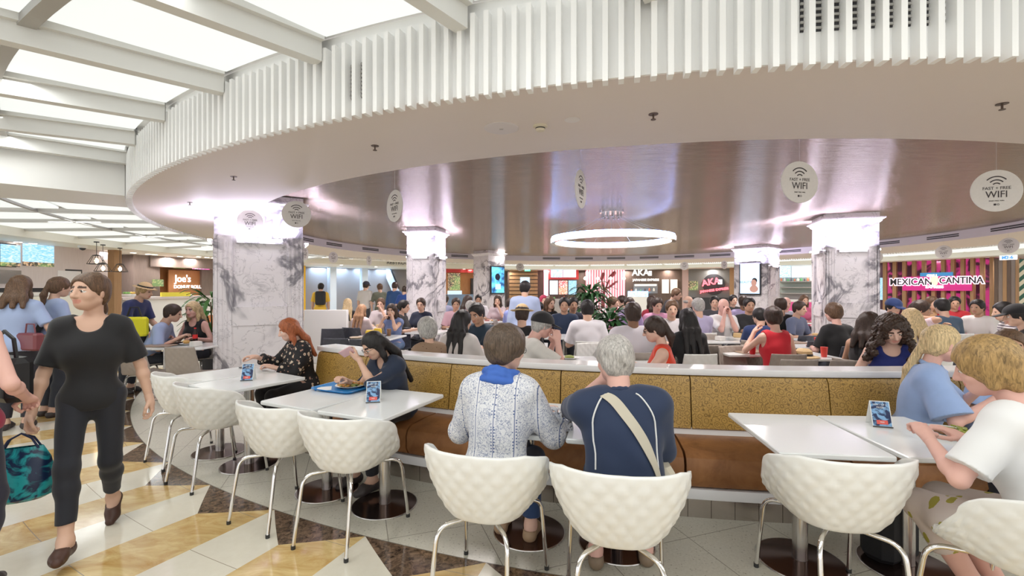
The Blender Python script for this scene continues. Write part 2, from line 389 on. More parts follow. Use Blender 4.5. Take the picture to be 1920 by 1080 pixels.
# ---------------------------------------------------------------- organic surfaces: smooth unions of tapered limbs, meshed with surface nets
f32 = np.float32
def v3(*a): return np.array(a, f32)
def rotx(d): c, s = math.cos(math.radians(d)), math.sin(math.radians(d)); return np.array([[1, 0, 0], [0, c, -s], [0, s, c]], f32)
def roty(d): c, s = math.cos(math.radians(d)), math.sin(math.radians(d)); return np.array([[c, 0, s], [0, 1, 0], [-s, 0, c]], f32)
def rotz(d): c, s = math.cos(math.radians(d)), math.sin(math.radians(d)); return np.array([[c, -s, 0], [s, c, 0], [0, 0, 1]], f32)
class Sdf:
    def __init__(s, k=.03): s.p = []; s.k = k; s.bb = []
    def cap(s, a, b, ra, rb=None, k=None, col=0):
        a = np.asarray(a, f32); b = np.asarray(b, f32); rb = ra if rb is None else rb
        s.p.append(('c', a, b, ra, rb, s.k if k is None else k, col)); s.bb += [a-ra, a+ra, b-rb, b+rb]; return s
    def ell(s, c, r, R=None, k=None, col=0):
        c = np.asarray(c, f32); r = np.asarray(r, f32); R = np.eye(3, dtype=f32) if R is None else R
        s.p.append(('e', c, r, R, s.k if k is None else k, col)); m = float(r.max()); s.bb += [c-m, c+m]; return s
    def sub(s, c, r, R=None, k=.01):
        s.p.append(('s', np.asarray(c, f32), np.asarray(r, f32), np.eye(3, dtype=f32) if R is None else R, k, 0)); return s
    def plane(s, pt, n, k=.004):
        n = np.asarray(n, f32); n = n/np.linalg.norm(n); s.p.append(('p', np.asarray(pt, f32), n, k, 0)); return s
    def noise(s, amp, freq): s.p.append(('n', amp, freq, 0)); return s
    def shell(s, fn): s.p.append(('f', fn, 0)); return s
    def raw(s, q, P):
        if q[0] == 'c':
            a, b = q[1], q[2]; ab = b-a; l = float(ab@ab)+1e-9; pa = P-a; t = np.clip((pa@ab)/l, 0, 1)
            return np.sqrt(((pa-t[:, None]*ab)**2).sum(1))-(q[3]+t*(q[4]-q[3]))
        x = (P-q[1])@q[3]; a = x/q[2]; k0 = np.sqrt((a*a).sum(1))+1e-9; b = a/q[2]; return k0*(k0-1)/(np.sqrt((b*b).sum(1))+1e-9)
    def eval(s, P):
        d = np.full(len(P), 9., f32)
        for q in s.p:
            t = q[0]
            if t in 'ce':
                x = s.raw(q, P); k = q[-2]
                if k > 0: h = np.maximum(k-np.abs(d-x), 0)/k; d = np.minimum(d, x)-h*h*k*.25
                else: d = np.minimum(d, x)
            elif t == 's': x = -s.raw(('e',)+q[1:], P); k = q[4]; h = np.maximum(k-np.abs(d-x), 0)/k; d = np.maximum(d, x)+h*h*k*.25
            elif t == 'p': x = (P-q[1])@q[2]; k = q[3]; h = np.maximum(k-np.abs(d-x), 0)/k; d = np.maximum(d, x)+h*h*k*.25
            elif t == 'n':
                fx, fy, fz = q[2]; d = d+q[1]*(np.sin(P[:, 0]*fx+2.1*np.sin(P[:, 2]*fz*.7))*np.sin(P[:, 1]*fy+1.3)+.6*np.sin(P[:, 2]*fz+P[:, 0]*fx*.6+1.7*np.sin(P[:, 1]*fy*.5)))
            elif t == 'f': d = q[1](P, d)
        return d
    def colors(s, P, pal):
        best = np.full(len(P), 9., f32); out = np.zeros(len(P), np.int32)
        for q in s.p:
            if q[0] in 'ce': x = s.raw(q, P)-(.0009 if q[-1] else 0); m = x < best; best[m] = x[m]; out[m] = q[-1]
        return np.array(pal, f32)[out]
    def mesh(s, h, pad=.03):
        bb = np.array(s.bb); lo = bb.min(0)-pad; hi = bb.max(0)+pad; B = 6
        nb = np.ceil((hi-lo)/(h*B)).astype(int)+1; dim = nb*B
        I = np.stack(np.meshgrid(*[np.arange(n) for n in nb], indexing='ij'), -1).reshape(-1, 3)
        cen = (lo+(I*B+(B-1)/2)*h).astype(f32); dc = s.eval(cen)
        act = np.abs(dc) < B*h*.9+.012
        blk = np.where(dc < 0, -1., 1.).astype(f32)[:, None, None, None]*np.ones((1, B, B, B), f32)
        ia = I[act]; o = np.stack(np.meshgrid(*[np.arange(B)]*3, indexing='ij'), -1).reshape(-1, 3)
        P = (lo+((ia*B)[:, None, :]+o[None])*h).astype(f32).reshape(-1, 3)
        vals = np.concatenate([s.eval(P[i:i+400000]) for i in range(0, len(P), 400000)]) if len(P) else np.zeros(0, f32)
        blk[act] = vals.reshape(-1, B, B, B)
        Fd = blk.reshape(nb[0], nb[1], nb[2], B, B, B).transpose(0, 3, 1, 4, 2, 5).reshape(dim)
        Fd[Fd == 0] = 1e-7
        inn = Fd < 0
        c8 = [inn[dx:dim[0]-1+dx, dy:dim[1]-1+dy, dz:dim[2]-1+dz] for dx in (0, 1) for dy in (0, 1) for dz in (0, 1)]
        al = c8[0].copy(); an = c8[0].copy()
        for c in c8[1:]: al &= c; an |= c
        cells = np.argwhere(an & ~al); idx = -np.ones(tuple(dim-1), np.int32); idx[tuple(cells.T)] = np.arange(len(cells))
        acc = np.zeros((len(cells), 3), f32); cnt = np.zeros(len(cells), f32)
        cr = [(a, b, c) for a in (0, 1) for b in (0, 1) for c in (0, 1)]
        for u in cr:
            for ax in range(3):
                if u[ax]: continue
                w_ = list(u); w_[ax] = 1
                fa = Fd[tuple((cells+u).T)]; fb = Fd[tuple((cells+w_).T)]; m = (fa < 0) != (fb < 0)
                t = np.where(m, fa/np.where(m, fa-fb, 1), 0); p = np.tile(np.array(u, f32), (len(cells), 1)); p[:, ax] = t
                acc += p*m[:, None]; cnt += m
        V = (lo+(cells+acc/np.maximum(cnt, 1)[:, None])*h).astype(f32)
        e = h*.3
        for _ in range(1):
            d = s.eval(V); g = np.stack([s.eval(V+v3(*(e if i == j else 0 for j in range(3))))-d for i in range(3)], 1)/e
            n2 = (g*g).sum(1)+1e-6; V = V-np.clip(d/n2, -h*.5, h*.5)[:, None]*g
        quads = []
        for ax in range(3):
            sl0 = [slice(1, dim[i]-1) for i in range(3)]; sl1 = list(sl0); sl0[ax] = slice(0, dim[ax]-1); sl1[ax] = slice(1, dim[ax])
            a = inn[tuple(sl0)]; b = inn[tuple(sl1)]; E = np.argwhere(a != b)
            if not len(E): continue
            sign = a[tuple(E.T)]; off = np.array([1, 1, 1]); off[ax] = 0; E = E+off
            u, w_ = [(1, 2), (2, 0), (0, 1)][ax]
            def g_(du, dw): q = E.copy(); q[:, u] -= du; q[:, w_] -= dw; return idx[tuple(q.T)]
            Q = np.stack([g_(1, 1), g_(0, 1), g_(0, 0), g_(1, 0)], 1); Q[~sign] = Q[~sign][:, ::-1]; quads.append(Q)
        Q = np.concatenate(quads); Q = Q[(Q >= 0).all(1)]
        return V.astype(f32), Q
def join(ms):
    V = []; Q = []; C = []; n = 0
    for v, q, c in ms: V.append(v); Q.append(q+n); C.append(c); n += len(v)
    return np.concatenate(V), np.concatenate(Q), np.concatenate(C)

def skin_mat():
    t = NT('skin'); a = t.n('ShaderNodeVertexColor', layer_name='Col'); c = a.outputs[0]
    t.set(color=c, rough=.5, spec=.35); return t.m
M['skin'] = skin_mat()
SK = {'fair': (.72, .46, .36), 'light': (.66, .42, .31), 'tan': (.52, .31, .21), 'olive': (.56, .36, .25), 'brown': (.26, .14, .085), 'pink': (.74, .44, .37)}
def hair_mat(name, col, scale=(60, 60, 7), dark=.45):
    t = NT('hair_'+name); v = t.obj(); n = t.noise(t.scale(v, scale), 2.2, 5, .65, .8)
    t.set(color=t.mix(t.ramp(n, [(.3, 0), (.7, 1)]), tuple(c*dark for c in col), tuple(min(1, c*1.9) for c in col)), rough=.42, spec=.4)
    t.bump(n, .5, .006); return t.m
HM = {k: hair_mat(k, c) for k, c in {'black': (.012, .010, .010), 'dark': (.035, .020, .014), 'brown': (.10, .055, .03), 'auburn': (.30, .085, .03), 'blonde': (.55, .40, .22),
      'sandy': (.33, .22, .10), 'grey': (.34, .33, .31), 'white': (.52, .50, .47), 'strawberry': (.36, .20, .11)}.items()}
HM['curly'] = hair_mat('curly', (.04, .022, .014), (45, 45, 30))

def ik(a, c, l1, l2, pole):
    d = c-a; L = float(np.linalg.norm(d)); mx = (l1+l2)*.995
    if L > mx: c = a+d/L*mx; d = c-a; L = mx
    x = (l1*l1-l2*l2+L*L)/(2*L); h = math.sqrt(max(l1*l1-x*x, 0)); u = d/L; p = pole-u*float(pole@u); p = p/(np.linalg.norm(p)+1e-6)
    return a+u*x+p*h, c

def hand(s, w_, d, nrm, side, sc=1.0, curl=.35, spread=1.0, col=0):
    """w_ wrist, d pointing direction, nrm back-of-hand normal, side +1 right"""
    d = d/np.linalg.norm(d); nrm = nrm-d*float(nrm@d); nrm /= np.linalg.norm(nrm)+1e-6; x = np.cross(d, nrm)*1.0     # x: towards the thumb for a right hand seen from the back
    x = x*(-side)
    R = np.stack([x, d, nrm], 1).astype(f32)
    def L(a, b, c): return w_+x*(a*sc)+d*(b*sc)+nrm*(c*sc)
    s.ell(L(0, .046, 0), (.040*sc, .056*sc, .017*sc), R, k=.018, col=col); s.cap(L(0, -.02, 0), L(0, .03, 0), .024*sc, .024*sc, .02, col)
    for i, (ox, ln, rr) in enumerate(((.030, .070, .0088), (.010, .079, .009), (-.010, .074, .0088), (-.029, .058, .0078))):
        p = L(ox, .088, -.001); a = 0; seg = ln*sc*np.array([.44, .31, .25]); c = curl*(1+.12*i)
        dirx = d+x*(ox*1.6*spread)
        for j in range(3):
            a += math.radians(70)*c*(1.0 if j else .8); q = p+(dirx*math.cos(a)-nrm*math.sin(a))*seg[j]
            s.cap(p, q, rr*sc*(1-.08*j), rr*sc*(1-.08*(j+1)), .006 if j else .010, col); p = q
    p = L(.030, .022, -.008); t1 = L(.060, .050, -.018-.012*curl); t2 = L(.066-.014*curl, .078, -.026-.022*curl); t3 = L(.062-.03*curl, .098, -.034-.03*curl)
    s.cap(p, t1, .0135*sc, .011*sc, .012, col); s.cap(t1, t2, .0108*sc, .0098*sc, .006, col); s.cap(t2, t3, .0098*sc, .008*sc, .005, col)

class Fig:
    def __init__(f, sp):
        g = lambda k, d: sp.get(k, d); f.sp = sp; f.sc = sc = g('h', 1.0); f.seated = g('seated', True); fat = f.fat = g('fat', 1.0); f.fem = g('fem', False)
        lean, side, tw = g('lean', 8), g('side', 0), g('twist', 0); sh = g('seat', .45)
        f.hip = v3(0, 0, sh+.085) if f.seated else v3(0, 0, .90*sc)
        f.Rp = rotx(-lean*.45) @ roty(side*.4); f.Rc = rotz(tw) @ rotx(-lean) @ roty(side); f.Rn = rotz(tw) @ rotx(-lean*1.1) @ roty(side)
        up = lambda R, v: (R @ v3(*v))*sc
        f.waist = f.hip+up(f.Rp, (0, 0, .14)); f.chest = f.waist+up(f.Rc, (0, .0, .17)); f.neck = f.chest+up(f.Rc, (0, -.01, .185))
        f.Rh = rotz(tw+g('hyaw', 0)) @ rotx(-lean*.35-g('hpitch', 6)) @ roty(g('hroll', 0))
        f.head = f.neck+up(f.Rn, (0, .015, .075))+up(f.Rh, (0, .018, .105))
        sw = .160*(.92 if f.fem else 1.08)*(.75+.25*fat); f.sw = sw
        f.shR = f.neck+up(f.Rc, (sw, .005, -.055)); f.shL = f.neck+up(f.Rc, (-sw, .005, -.055))
        la, lf = .275*sc, .245*sc
        for S_, sh_, key in (('R', f.shR, 'rh'), ('L', f.shL, 'lh')):
            sg = 1 if S_ == 'R' else -1
            t = g(key, None)
            if t is None: t = (sg*.15, .34, .76) if f.seated else (sg*.25, .05, .82)
            t = v3(*t); pole = v3(*g(key+'p', (sg*.6, -.35, -1)))
            el, wr = ik(sh_, t, la, lf, pole); setattr(f, 'el'+S_, el); setattr(f, 'wr'+S_, wr)
        for S_ in 'RL':
            sg = 1 if S_ == 'R' else -1; hj = f.hip+v3(sg*.088*sc, 0, -.0); setattr(f, 'hj'+S_, hj)
            if f.seated:
                kn = v3(*g('kn'+S_, (sg*.11, .43*sc, sh+.045))); an = v3(*g('an'+S_, (sg*.11, .40*sc, .085)))
            else:
                an = v3(*g('an'+S_, (sg*.09, 0, .085))); kn, an = ik(hj, an, .42*sc, .41*sc, v3(sg*.1, 1, 0))
            setattr(f, 'kn'+S_, kn); setattr(f, 'an'+S_, an)
    # ---- primitive groups, e = inflation
    def torso(f, s, e=0, col=0, lo=True):
        sc, fat = f.sc, f.fat; fem = f.fem
        c2 = (f.waist+f.hip)/2
        if lo: s.ell(f.hip+f.Rp@v3(0, -.01, .0), ((.152 if fem else .150)*sc*fat+e, .112*sc*fat+e, .115*sc+e), f.Rp, .05, col)
        s.ell(f.waist+f.Rp@v3(0, .012*fat, .0), ((.125 if fem else .140)*sc*fat+e, (.088 if fem else .10)*sc*fat**1.3+e, .14*sc+e), f.Rc, .06, col)
        s.ell(f.chest+f.Rc@v3(0, -.0, .01), ((.142 if fem else .158)*sc*(.6+.4*fat)+e, .100*sc*(.6+.4*fat)+e, .165*sc+e), f.Rc, .06, col)
        s.cap(f.shL+f.Rc@v3(.03, 0, .0), f.shR+f.Rc@v3(-.03, 0, .0), .056*sc+e, .056*sc+e, .05, col)
        s.cap(f.neck+f.Rc@v3(0, 0, -.04), (f.shR+f.neck)/2+f.Rc@v3(0, -.0, .0), .045*sc+e, .045*sc+e, .04, col); s.cap(f.neck+f.Rc@v3(0, 0, -.04), (f.shL+f.neck)/2+f.Rc@v3(0, -.0, .0), .045*sc+e, .045*sc+e, .04, col)
        if fem:
            bu = f.sp.get('bust', 1)
            for x in (-.062, .062): s.ell(f.chest+f.Rc@v3(x*sc, (.042+.030*bu)*sc, -.005), (.062*sc+e, .058*sc+e, .066*sc+e), f.Rc, .08, col)
    def arm(f, s, S_, e=0, t1=1.0, col=0, taper=1.0):
        sh, el, wr = (getattr(f, a+S_) for a in ('sh', 'el', 'wr')); sc = f.sc; k = .93+.07*f.fat; m = .88 if f.fem else 1.0
        r0, r1, r2, r3 = .047*sc*m*k, .036*sc*m*k, .038*sc*m*k, .024*sc*m
        if t1 <= .5: q = sh+(el-sh)*t1*2; s.cap(sh, q, r0+e, r0+(r1-r0)*t1*2+e*taper, .035, col)
        else:
            s.cap(sh, el, r0+e, r1+e, .035, col); t = (t1-.5)*2; q = el+(wr-el)*t; mid = el+(wr-el)*.28
            if t > .28: s.cap(el, mid, r1+e, r2+e, .02, col); s.cap(mid, q, r2+e, r2+(r3-r2)*(t-.28)/.72+e*taper, .02, col)
            else: s.cap(el, q, r1+e, r2+e, .02, col)
        return q
    def leg(f, s, S_, e=0, t1=1.0, col=0, flare=0):
        hj, kn, an = (getattr(f, a+S_) for a in ('hj', 'kn', 'an')); sc = f.sc*(.75+.25*f.fat)
        r0, r1, r2, r3 = .078*sc, .053*sc, .051*sc, .034*sc
        if t1 <= .5: q = hj+(kn-hj)*t1*2; s.cap(hj, q, r0+e, r0+(r1-r0)*t1*2+e+flare, .05, col); return q
        s.cap(hj, kn, r0+e, r1+e, .05, col); t = (t1-.5)*2; ca = kn+(an-kn)*.3+v3(0, -.008, 0); q = kn+(an-kn)*t
        s.cap(kn, ca, r1+e, r2+e, .03, col)
        if t > .3: s.cap(ca, q, r2+e, r2+(r3-r2)*(t-.3)/.7+e+flare, .03, col)
        return q
    def foot(f, s, S_, e=0, col=0, R=None):
        an = getattr(f, 'an'+S_); fy = f.sp.get('fy'+S_, 0); fp = f.sp.get('fp'+S_, 0); R = rotz(fy) @ rotx(fp); sg = 1 if S_ == 'R' else -1
        s.cap(an+R@v3(0, 0, 0), an+R@v3(0, -.03, -.045), .033+e, .030+e, .03, col); s.cap(an+R@v3(0, -.03, -.05), an+R@v3(sg*.008, .10, -.058), .030+e, .030+e, .03, col)
        s.cap(an+R@v3(sg*.008, .10, -.060), an+R@v3(0, .145, -.064), .029+e, .020+e, .02, col); s.cap(an, an+R@v3(0, .08, -.04), .028+e, .024+e, .03, col)
    def headp(f, s, detail):
        sc = f.sc*f.sp.get('hs', 1.0); H, R = f.head, f.Rh; L = lambda x, y, z: H+R@(v3(x, y, z)*sc)
        s.cap(f.neck+f.Rc@v3(0, -.012, -.05), f.head+R@v3(0, -.03, -.055), .054*f.sc*(.9 if f.fem else 1.08), .050*f.sc*(.9 if f.fem else 1.1), .02)
        s.ell(L(0, -.012, .025), (.074*sc, .092*sc, .082*sc), R, .02)
        s.ell(L(0, .022, -.022), (.062*sc, .070*sc, .082*sc), R, .03)
        s.ell(L(0, .045, -.078), (.034*sc, .035*sc, .026*sc), R, .035)      # chin
        s.cap(L(-.045, -.005, -.058), L(0, .045, -.082), .022*sc, .022*sc, .03); s.cap(L(.045, -.005, -.058), L(0, .045, -.082), .022*sc, .022*sc, .03)
        if detail:
            for x in (-1, 1):
                s.sub(L(x*.031, .098, .0), (.020*sc, .018*sc, .013*sc), R, .014)
                s.ell(L(x*.038, .052, -.030), (.024*sc, .026*sc, .022*sc), R, .02)
                s.ell(L(x*.031, .0735, .0), (.0125*sc, .0118*sc, .0078*sc), R, .003, 3)
                s.cap(L(x*.019, .0805, .0085), L(x*.044, .0755, .0065), .0040*sc, .0040*sc, .004, 0); s.cap(L(x*.020, .0822, .0052), L(x*.043, .0775, .0040), .0016*sc, .0016*sc, .001, 2)
                s.ell(L(x*.031, .0830, -.0005), (.0052*sc, .0040*sc, .0058*sc), R, .001, 2)
                s.cap(L(x*.018, .0830, .0235), L(x*.046, .0735, .0245), .0022*sc, .0014*sc, .003, 4)
                s.ell(L(x*.073, -.012, -.012), (.009*sc, .019*sc, .031*sc), R @ rotz(-x*22), .008)
            s.cap(L(0, .085, .012), L(0, .107, -.030), .0085*sc, .0125*sc, .012); s.cap(L(-.010, .094, -.034), L(.010, .094, -.034), .0095*sc, .0095*sc, .008)
            s.cap(L(-.019, .081, -.0565), L(.019, .081, -.0565), .0042*sc, .0042*sc, .006, 1); s.cap(L(-.010, .0855, -.0545), L(.010, .0855, -.0545), .0040*sc, .0040*sc, .004, 1); s.cap(L(-.009, .084, -.0625), L(.009, .084, -.0625), .0048*sc, .0048*sc, .005, 1)
        else:
            s.cap(L(0, .085, .010), L(0, .104, -.030), .010*sc, .014*sc, .012)
            for x in (-1, 1): s.ell(L(x*.031, .085, .004), (.0085*sc, .009*sc, .0040*sc), R, 0, 2); s.ell(L(x*.074, -.01, -.012), (.010*sc, .019*sc, .03*sc), R, .008)
            s.cap(L(-.016, .082, -.058), L(.016, .082, -.058), .007*sc, .007*sc, .005, 1)
def simple_mat(c, name='cloth', rough=.8):
    return mat(name, c, rough, 0, sheen=.15)
def person(sp):
    """sp: pos (x,y), rz heading (0 = facing away from the viewer), cloth/hair description, label, group"""
    f = Fig(sp); lod = sp.get('lod', 1); g = lambda k, d: sp.get(k, d); sc = f.sc
    hb, hh, hn = ((.009, .0042, .0040), (.014, .0075, .0065), (.021, .012, .011))[lod]
    sk = SK[g('skin', 'light')]; lip = tuple(c*m for c, m in zip(sk, (.97, .70, .72))); brow = g('brow', (.09, .05, .035))
    pal = [sk, lip, (.02, .015, .012), (.75, .73, .70), brow]
    b = Sdf(); f.torso(b)
    for S_ in 'RL': f.arm(b, S_); f.leg(b, S_); f.foot(b, S_)
    b.cap(f.neck+f.Rc@v3(0, -.012, -.05), f.head+f.Rh@v3(0, -.03, -.045), .050*sc, .046*sc, .03)
    V, Q = b.mesh(hb); ms = [(V, Q, b.colors(V, pal))]
    hd = Sdf(); f.headp(hd, lod < 2); V, Q = hd.mesh(hh); ms.append((V, Q, hd.colors(V, pal)))
    hs = Sdf()
    for S_ in 'RL':
        sg = 1 if S_ == 'R' else -1; wr, el = getattr(f, 'wr'+S_), getattr(f, 'el'+S_); d = wr-el; d = d/np.linalg.norm(d); k = 'rh' if S_ == 'R' else 'lh'
        hdir = v3(*g(k+'d', tuple(d))); nrm = v3(*g(k+'n', (0, 0, 1) if abs(d[2]) < .8 else (sg, 0, 0)))
        hand(hs, wr, hdir, nrm, sg, sc*(.93 if f.fem else 1.03), g(k+'c', .4)); hs.cap(wr-d*.05, wr, .027*sc*(.88 if f.fem else 1), .024*sc*(.88 if f.fem else 1), .01)
    V, Q = hs.mesh(hn); ms.append((V, Q, hs.colors(V, pal)))
    V, Q, C_ = join(ms); body = obj('person', np_mesh('person', V, Q, True, C_), M['skin'])
    body.location = (*sp['pos'], g('z', 0)); body.rotation_euler = (0, 0, math.radians(-g('rz', 0)))
    tag(body, sp['label'], 'person', g('group', None))
    def part(name, s, h, m, par=body):
        V, Q = s.mesh(h)
        if len(Q) == 0: return None
        return obj(name, np_mesh(name, V, Q), m, par)
    # ---- upper garment
    tp = g('top', ('shirt', .4)); tm = g('tmat', None) or simple_mat(g('tcol', (.5, .5, .5)))
    e = g('te', .013); s = Sdf(.04)
    for S_ in 'RL':
        if tp[1] > .05:
            q = f.arm(s, S_, e+.004, tp[1], taper=g('cuff', 1.7)); a_ = f.shR if S_ == 'R' else f.shL
            el = getattr(f, 'el'+S_); wr = getattr(f, 'wr'+S_); dd = (el-a_) if tp[1] <= .5 else (wr-el); dd = dd/np.linalg.norm(dd)
            s.shell(lambda P, d, q=q, dd=dd, el=el, sg=(1 if S_ == 'R' else -1): np.where((np.linalg.norm(P-q, axis=1) < .11) & ((P-q)@dd > 0), np.maximum(d, (P-q)@dd), d))
    f.torso(s, e, lo=False); s.ell(f.hip+f.Rp@v3(0, -.01, .0), ((.152 if f.fem else .150)*sc*f.fat+e+.022, .112*sc*f.fat+e+.018, .115*sc+e), f.Rp, .05)
    for S_ in 'RL':
        if tp[1] <= .05:
            o = f.shR if S_ == 'R' else f.shL; sg = 1 if S_ == 'R' else -1; s.sub(o+f.Rc@v3(sg*.035, 0, -.02), (.062*sc, .11*sc, .12*sc), f.Rc, .01)
    nk = g('neckline', 'crew'); nr = {'crew': (.062, .066, .05), 'scoop': (.085, .11, .085), 'vee': (.06, .10, .12), 'collar': (.055, .06, .04)}[nk]
    s.sub(f.neck+f.Rc@v3(0, .015, .045), nr, f.Rc, .01)
    if nk == 'scoop': s.sub(f.neck+f.Rc@v3(0, .10, .0), (.075, .08, .075), f.Rc, .01)
    hemz = g('hem', -.05); s.plane(f.hip+f.Rp@v3(0, 0, hemz), -(f.Rp@v3(0, 0, 1)), .008)
    if lod < 2: s.noise(.0026 if lod == 0 else .002, (31, 27, 23))
    if sp.get('flare'): pass
    f.shirt = s; part('shirt', s, hb*.9, tm)
    if nk == 'collar' or g('collar', False):
        c = Sdf(.01); R = f.Rc
        for i in range(12):
            a0, a1 = math.radians(-160+320*i/12+90+0), math.radians(-160+320*(i+1)/12+90)
            p = lambda a: f.neck+R@v3(.062*math.cos(a)*sc, .010+.066*math.sin(a)*sc*1.0, .016-.014*math.sin(a))
            a0 += math.pi; a1 += math.pi; c.cap(p(a0), p(a1), .014, .014, .006)
        part('collar', c, hb*.7, tm)
    # ---- lower garment
    bt = g('bottom', ('trousers', .95)); bm = g('bmat', None) or simple_mat(g('bcol', (.03, .035, .05)))
    s = Sdf(.05); ee = g('be', .012)
    for S_ in 'RL':
        q = f.leg(s, S_, ee, bt[1], flare=g('bflare', .004)); kn, an, hj = getattr(f, 'kn'+S_), getattr(f, 'an'+S_), getattr(f, 'hj'+S_)
        dd = (kn-hj) if bt[1] <= .5 else (an-kn); dd = dd/np.linalg.norm(dd)
        s.shell(lambda P, d, q=q, dd=dd: np.where((np.linalg.norm(P-q, axis=1) < .13) & ((P-q)@dd > 0), np.maximum(d, (P-q)@dd), d))
    s.ell(f.hip+f.Rp@v3(0, -.01, 0), ((.152 if f.fem else .150)*sc*f.fat+ee, .112*sc*f.fat+ee, .115*sc+ee), f.Rp, .05)
    if bt[0] == 'skirt':
        k0 = (f.knR+f.knL)/2; h0 = f.hip; t = bt[1]
        for u in np.linspace(-.12, .12, 3): s.cap(h0+v3(u, .05, -.02), h0*(1-t)+k0*t+v3(u*1.15, 0, -.02), .08, .075, .05)
    wz = float(f.hip[2])+.05*sc; s.shell(lambda P, d: np.where(P[:, 1] < .11, np.maximum(d, P[:, 2]-wz), d))
    if lod < 2: s.noise(.0022, (26, 30, 21))
    part({'skirt': 'skirt', 'shorts': 'shorts'}.get(bt[0], 'trousers'), s, hb*.95, bm)
    # ---- shoes
    if g('shoes', True):
        for S_ in 'RL':
            s = Sdf(.02); f.foot(s, S_, .007); an = getattr(f, 'an'+S_)
            fy = g('fy'+S_, 0); R = rotz(fy) @ rotx(g('fp'+S_, 0)); s.plane(an+R@v3(0, 0, -.092), R@v3(0, 0, -1), .003)
            s.sub(an+R@v3(0, .01, .0), g('shoecut', (.05, .07, .035)), R, .006)
            part('shoe', s, max(hb*.75, .008), mat('shoe_leather', g('shcol', (.05, .04, .04)), .5))
    # ---- hair
    hair = g('hair', ('short', 'dark')); kind, hc = hair[0], hair[1]; hm = HM[hc]; hsz = sc*g('hs', 1.0); H, R = f.head, f.Rh
    L = lambda x, y, z: H+R@(v3(x, y, z)*hsz)
    W = (lambda x, y, z: H+v3(x, y, z)*hsz)
    if kind != 'none':
        s = Sdf(.025); vol = g('hvol', .012)
        if kind == 'bald': s.ell(L(0, -.035, -.005), (.082*hsz, .076*hsz, .048*hsz), R); s.plane(L(0, .0, .045), R@v3(0, .25, 1))
        else: s.ell(L(0, -.016, .028), ((.076+vol)*hsz, (.093+vol)*hsz, (.083+vol*1.1)*hsz), R)
        if kind in ('short', 'bob', 'long', 'pony', 'bun', 'curly', 'bobfull'): s.ell(L(0, -.045, -.03), ((.070+vol*.8)*hsz, .062*hsz, .07*hsz), R)
        # clear the face: everything forward of a plane that leans back from the forehead
        fr = .052 if kind in ('short', 'bald', 'pony', 'bun') else .060
        s.sub(L(0, .105, -.034), (.078*hsz if kind not in ('long', 'curly', 'bob') else .066*hsz, .085*hsz, .105*hsz), R, .012)
        if kind in ('short', 'bald', 'pony', 'bun'): s.sub(L(0, .03, -.085), (.12*hsz, .075*hsz, .062*hsz), R, .01)
        ff = Sdf(.02)
        if kind in ('bob', 'bobfull'):
            for x in (-1, 1): s.cap(L(x*.068, -.015, .02), L(x*.072, -.005, -.075), .026*hsz, .020*hsz, .03)
            s.cap(L(-.04, -.075, 0), L(-.035, -.07, -.085), .04*hsz, .03*hsz, .04); s.cap(L(.04, -.075, 0), L(.035, -.07, -.085), .04*hsz, .03*hsz, .04)
        if kind == 'long':
            ln = g('hlen', .30); bk = f.Rc
            for x in (-1, 1):
                s.cap(L(x*.066, -.01, .01), L(x*.074, -.005, -.10), .022*hsz, .026*hsz, .03)
                s.cap(L(x*.074, -.005, -.10), f.neck+bk@v3(x*.085, g('hfront', .05), .02-ln*.55), .026*hsz, .018*hsz, .03)
            for x in (-.055, 0, .055): s.cap(L(x, -.075, 0), f.neck+bk@v3(x*1.3, -.075, .03), .036*hsz, .036*hsz, .03); s.cap(f.neck+bk@v3(x*1.3, -.075, .03), f.neck+bk@v3(x*1.5, -.112, .03-ln), .036*hsz, .022*hsz, .03)
        if kind == 'curly':
            rr = random.Random(5)
            for i in range(120):
                a = rr.uniform(-2.45, 2.45); z = rr.uniform(-.27, .09); ra = .088+.030*rr.random()+max(0, -z)*.20-max(0, z)*.3
                p = L(math.sin(a)*ra*1.0, -math.cos(a)*ra-.012, z*.95) if z > -.08 else W(math.sin(a)*ra*1.1, -math.cos(a)*ra*.85-.0, z)
                s.ell(p, (.027*hsz, .027*hsz, .032*hsz), R, .012)
            s.noise(.004, (190, 180, 150))
        if kind == 'pony':
            ln = g('hlen', .24); q = g('tail', (0, -.115, .03)); q2 = g('tailend', None)
            e2 = v3(*q2)+f.neck if q2 else W(0, -.16, .02-ln); md = (L(*q)*.45+e2*.55)+(0, -.02, .0)
            s.cap(L(*q), md, .020*hsz, .034*hsz, .02); s.cap(md, e2, .034*hsz, .014*hsz, .02)
        if kind == 'bun': s.ell(L(0, -.11, .045), (.045*hsz, .040*hsz, .042*hsz), R, .01)
        if lod < 2: s.noise(.0022, (95, 80, 22) if kind != 'short' else (85, 90, 60))
        part('hair', s, (.0055, .010, .015)[lod], hm)
    # ---- headwear, glasses
    hw = g('wear', None)
    if hw and hw[0] == 'cap':
        s = Sdf(.012); s.ell(L(0, -.014, .036), (.101*hsz, .119*hsz, .100*hsz), R); s.plane(L(0, -.02, .022), R@v3(0, .12, -1)); s.cap(L(-.045, .090, .032), L(.045, .090, .032), .010, .010, .01); s.ell(L(0, .130, .026), (.070*hsz, .066*hsz, .010*hsz), R @ rotx(-8), .012)
        part('cap', s, (.006, .009, .014)[lod], simple_mat(hw[1]))
